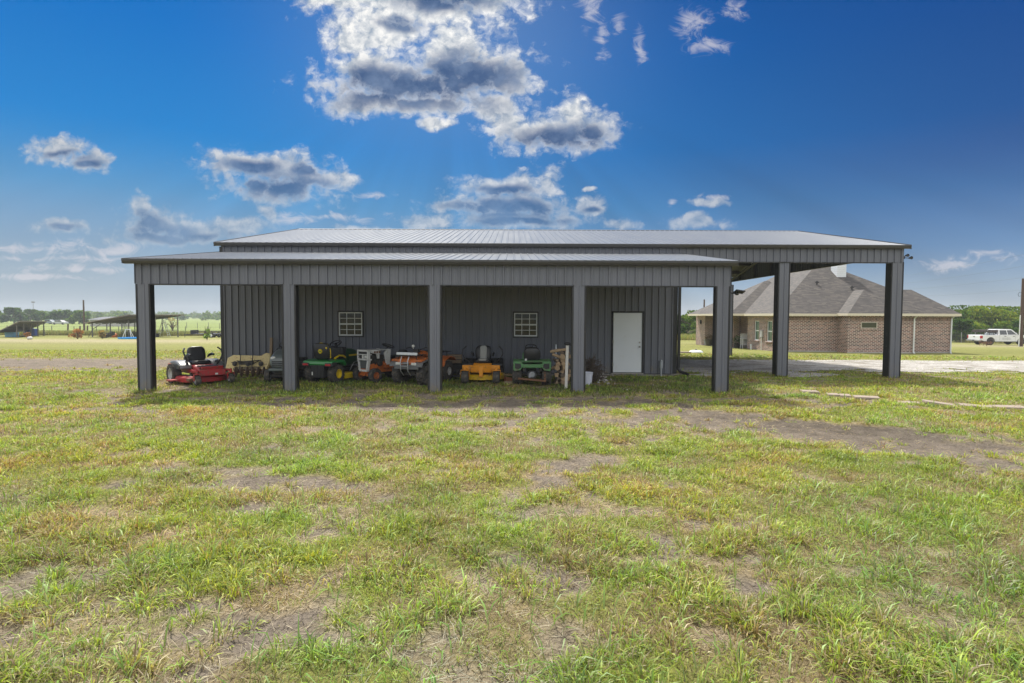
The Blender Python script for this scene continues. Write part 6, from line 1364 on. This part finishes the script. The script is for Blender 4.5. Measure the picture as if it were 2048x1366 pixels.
# wire fence across the pasture
def wire_fence(label, pts, step, h, r_=.04):
    o = thing('wire_fence', label, 'fence', (pts[0][0], pts[0][1], T(*pts[0])), world=True); wv = MB()
    for (x0, y0), (x1, y1) in zip(pts, pts[1:]):
        n_ = max(2, int(math.hypot(x1 - x0, y1 - y0) / step))
        for k in range(n_):
            x, y = x0 + (x1 - x0) * k / n_, y0 + (y1 - y0) * k / n_; p = MB(); p.tube([(x, y, T(x, y) - .1), (x, y, T(x, y) + h * rw.uniform(.95, 1.08))], r_, 5); p.build('post', M_GALV, o)
        for j in range(4): wv.tube([(x0, y0, T(x0, y0) + h * (.25 + j * .23)), (x1, y1, T(x1, y1) + h * (.25 + j * .23))], .008, 4)
    wv.build('wire', M_STEEL, o)
fa, fb = at(-30, 660, 90).x, at(460, 660, 90).x
wire_fence('wire fence on thin posts right behind the two open sheds', [(fa, 90), (fb, 90)], 3.3, 1.4, .05)
fa, fb = at(240, 660, 140).x, at(470, 660, 140).x
wire_fence('distant wire fence crossing the pasture behind the flat trailer', [(fa, 150), (fb, 138)], 3.6, 1.5, .06)
# distant poles, mast, house, car
def far_pole(px_, ptop, Y, lab): x = at(px_, 640, Y).x; o = thing('utility_pole', lab, 'utility pole', (x, Y, T(x, Y))); MB().tube([(0, 0, -.2), (0, 0, at(px_, ptop, Y).z - T(x, Y))], [.2, .14], 8).build('pole', M_POLE, o, smooth=40)
far_pole(168, 600, 120, 'tall wooden utility pole left of the pavilion in the pasture')
for px_, pt in ((135, 648), (174, 651), (159, 652)): 
    x = at(px_, 650, 110).x; o = thing('gate_post', {135: 'leaning stub post in the pasture left of the utility pole', 174: 'stub post in the pasture right of the utility pole', 159: 'short stub post just left of the utility pole'}[px_], 'post', (x, 110, T(x, 110))); MB().tube([(0, 0, -.1), (.1, 0, at(px_, pt, 110).z - T(x, 110))], .14, 7).build('post', M_POLE, o, smooth=40)
x = at(67, 630, 420).x; o = thing('radio_mast', 'thin hazy mast with a wide head rising above the far trees', 'mast', (x, 420, T(x, 420))); z_ = min(at(67, 603, 420).z, 13.2) - T(x, 420)
b = MB(); b.tube([(0, 0, 0), (0, 0, z_)], .16, 6); b.build('shaft', M_GALV, o); b = MB(); b.bb(-1.0, 1.0, -.5, .5, z_ - .9, z_); b.build('head', M_GALV, o)
Yh = 165; xa, xb = at(176, 645, Yh).x, at(272, 645, Yh).x; o = thing('farmhouse', 'distant low farmhouse with dark roof behind the pavilion', 'house', ((xa + xb) / 2, Yh, T(xa, Yh))); w_ = xb - xa; b = MB(); b.bb(-w_ / 2 + .5, w_ / 2 - .5, 0, 8, -.3, 2.0); b.build('wall', mat('farm_wall', (.42, .40, .38), .8), o)
zr = at(200, 633.5, Yh).z - T(xa, Yh); b = MB(); b.add([(-w_ / 2, -.5, 1.9), (w_ / 2, -.5, 1.9), (w_ / 2, 8.5, 1.9), (-w_ / 2, 8.5, 1.9), (-w_ / 2 + 1.8, 4, zr), (w_ / 2 - 2, 4, zr)], [(0, 1, 5, 4), (2, 3, 4, 5), (3, 0, 4), (1, 2, 5), (0, 3, 2, 1)]); b.build('roof', mat('blue_grey_roof', (.085, .09, .11), .7), o)
b = MB(); b.bb(-w_ / 2 + 4, -w_ / 2 + 6, -.02, .02, .7, 1.7); b.bb(2, 4, -.02, .02, .7, 1.7); b.build('window', M_GLASS, o)
def car(px_, py_, Y, lab, m):
    x = at(px_, py_, Y).x; o = thing('parked_car', lab, 'car', (x, Y, T(x, Y))); b = MB(); b.prism([(-2.2, .3), (-2.25, .85), (-1.5, 1.0), (-.9, 1.5), (.6, 1.52), (1.2, 1.0), (2.1, .85), (2.2, .3)], 'Y', -.9, .9); b.build('body', m, o, bevel=.08)
    b = MB(); b.prism([(-1.3, 1.02), (-.85, 1.42), (.55, 1.44), (1.05, 1.02)], 'Y', -.92, -.90); b.build('side_window', M_GLASS, o)
    for x_ in (-1.4, 1.4): b = MB(); b.cyl((x_, -.95, .33), (x_, -.7, .33), .33); b.build('wheel', M_TYRE, o, smooth=40)
car(121, 648, 190, 'white car parked far off under the dark trees', mat('dull_white_car', (.42, .43, .44), .4)); car(100, 648, 200, 'grey blue car parked far off left of the white one', mat('grey_blue_car', (.22, .26, .31), .4))
# trees: the near dark row, then the hazy woods
FT = [(-6, 215, 7, 10), (29, 205, 7.6, 10), (62, 215, 6.9, 10), (82, 225, 6.2, 8), (112, 205, 5.9, 8), (134, 210, 6.6, 8), (158, 200, 6.3, 8), (172, 215, 5.6, 7)]
FL = ['dark round tree cut by the left edge of the photo', 'tallest dark round tree above the small tin shed', 'wide dark tree right of the tallest one', 'dull tree just right of the wide one above the shed roof', 'dark low tree over the pale parked cars', 'dark tree between the parked cars and the utility pole', 'dark tree left of the utility pole', 'small dark tree right behind the utility pole']
for i, (px_, Y, h, w) in enumerate(FT):
    x = at(px_, 640, Y).x; tree('round_tree', FL[i], 'tree', x, Y, h * .74, w * .9, L2 if i % 3 else L1, 2600, .42, .12, 'dark trees across the pasture', 50 + i)
x = at(345, 655, 120).x; o = thing('bare_tree', 'small half bare tree standing alone in the green pasture', 'tree', (x, 120, T(x, 120))); b = MB(); g_ = np.random.default_rng(5)
for k in range(16):
    a = g_.uniform(0, 6.28); r_ = g_.uniform(.6, 1.7); z1 = g_.uniform(1.4, 2.9); b.tube([(0, 0, .2), (math.cos(a) * r_ * .4, math.sin(a) * r_ * .4, z1 * .7), (math.cos(a) * r_, math.sin(a) * r_, z1)], [.09, .05, .015], 5, False)
b.tube([(0, 0, -.1), (.1, 0, 1.6)], [.16, .10], 7); b.build('trunk', M_BARK, o); leaves('crown', crown_pts(g_, 2.9, 3.2, 3, 150, .4, 9), .13, 9, LD, o)
# far woods: one mass
g_ = np.random.default_rng(77); W_P = []
for i in range(520):
    Y = g_.uniform(330, 620); s_ = g_.uniform(-1.05, 1.0); x = s_ * Y * .98; 
    if Y < 440 and -.50 < s_ < .3 and g_.random() < .6: Y = g_.uniform(460, 620); x = s_ * Y * .98
    h = g_.uniform(3.2, 6.4) * (1 + .25 * (Y > 480)); w = g_.uniform(9, 17); p = crown_pts(g_, h, w, w * .7, 130, .0, 7); W_P.append(p + np.array([x, Y, T(x, Y) - .3]))
wood = leaves('far_woods', np.concatenate(W_P), .85, 78, L1, None); tag(wood, 'hazy band of woods along the horizon', kind='stuff')
# tall meadow grass along the fence: upright blades as one mass
G2 = {k: [] for k in G}; m = 26000; x = rg.uniform(-95, -30, m); y = rg.uniform(85, 91, m)
def mass(x, y, h0, h1, w_, pal):
    m = len(x); z = terr(x, y)
    for k, a in (('base', np.stack([x, y, z], -1)), ('yaw', rg.uniform(0, 6.28, m)), ('lean', rg.uniform(0, .4, m)), ('len', rg.uniform(h0, h1, m)), ('wid', np.full(m, w_)), ('bend', rg.uniform(0, .8, m)), ('tw', rg.uniform(-1, 1, m)), ('col', np.array(pal)[rg.integers(0, len(pal), m)] * rg.uniform(.7, 1.2, (m, 1)))): G2[k].append(a)
mass(x, y, .3, .9, .06, [(.24, .27, .08), (.33, .30, .14), (.18, .23, .06)])
x = rg.uniform(20, 45, 9000); y = rg.uniform(76, 88, 9000); mass(x, y, .4, 1.0, .07, [(.22, .30, .06), (.36, .30, .13), (.3, .32, .09)])
x = rg.uniform(62, 105, 9000); y = rg.uniform(74, 80, 9000); mass(x, y, .25, .7, .06, [(.2, .24, .07), (.32, .29, .13)])
me_ = blades('meadow_grass', {k: np.concatenate(v) for k, v in G2.items()}); tag(me_, 'tall pale meadow grass along the far fences', kind='stuff')
# ------------------------------------------------------------------ air: one box of thin haze round everything
HZ = MB(); HZ.bb(-900, 900, -60, 760, -6.0, 13.5); hz = HZ.build('haze', None, None); tag(hz, kind='stuff'); M = bpy.data.materials.new('thin_haze'); M.use_nodes = True; t = NT(M.node_tree); t.n.remove(t.n['Principled BSDF']); pv = t.new('ShaderNodeVolumePrincipled'); pv.inputs['Color'].default_value = (.86, .92, 1.0, 1); pv.inputs['Density'].default_value = 0.00055; pv.inputs['Anisotropy'].default_value = .2; t.l.new(pv.outputs[0], t.n['Material Output'].inputs['Volume']); hz.data.materials.append(M)
# ------------------------------------------------------------------ render settings
for o in S.objects:
    if '_o' in o: del o['_o']
S.render.engine = 'CYCLES'; S.cycles.use_denoising = True
S.cycles.max_bounces = 8; S.cycles.diffuse_bounces = 3; S.cycles.glossy_bounces = 3; S.cycles.transmission_bounces = 3; S.cycles.volume_bounces = 0
S.cycles.sample_clamp_indirect = 6
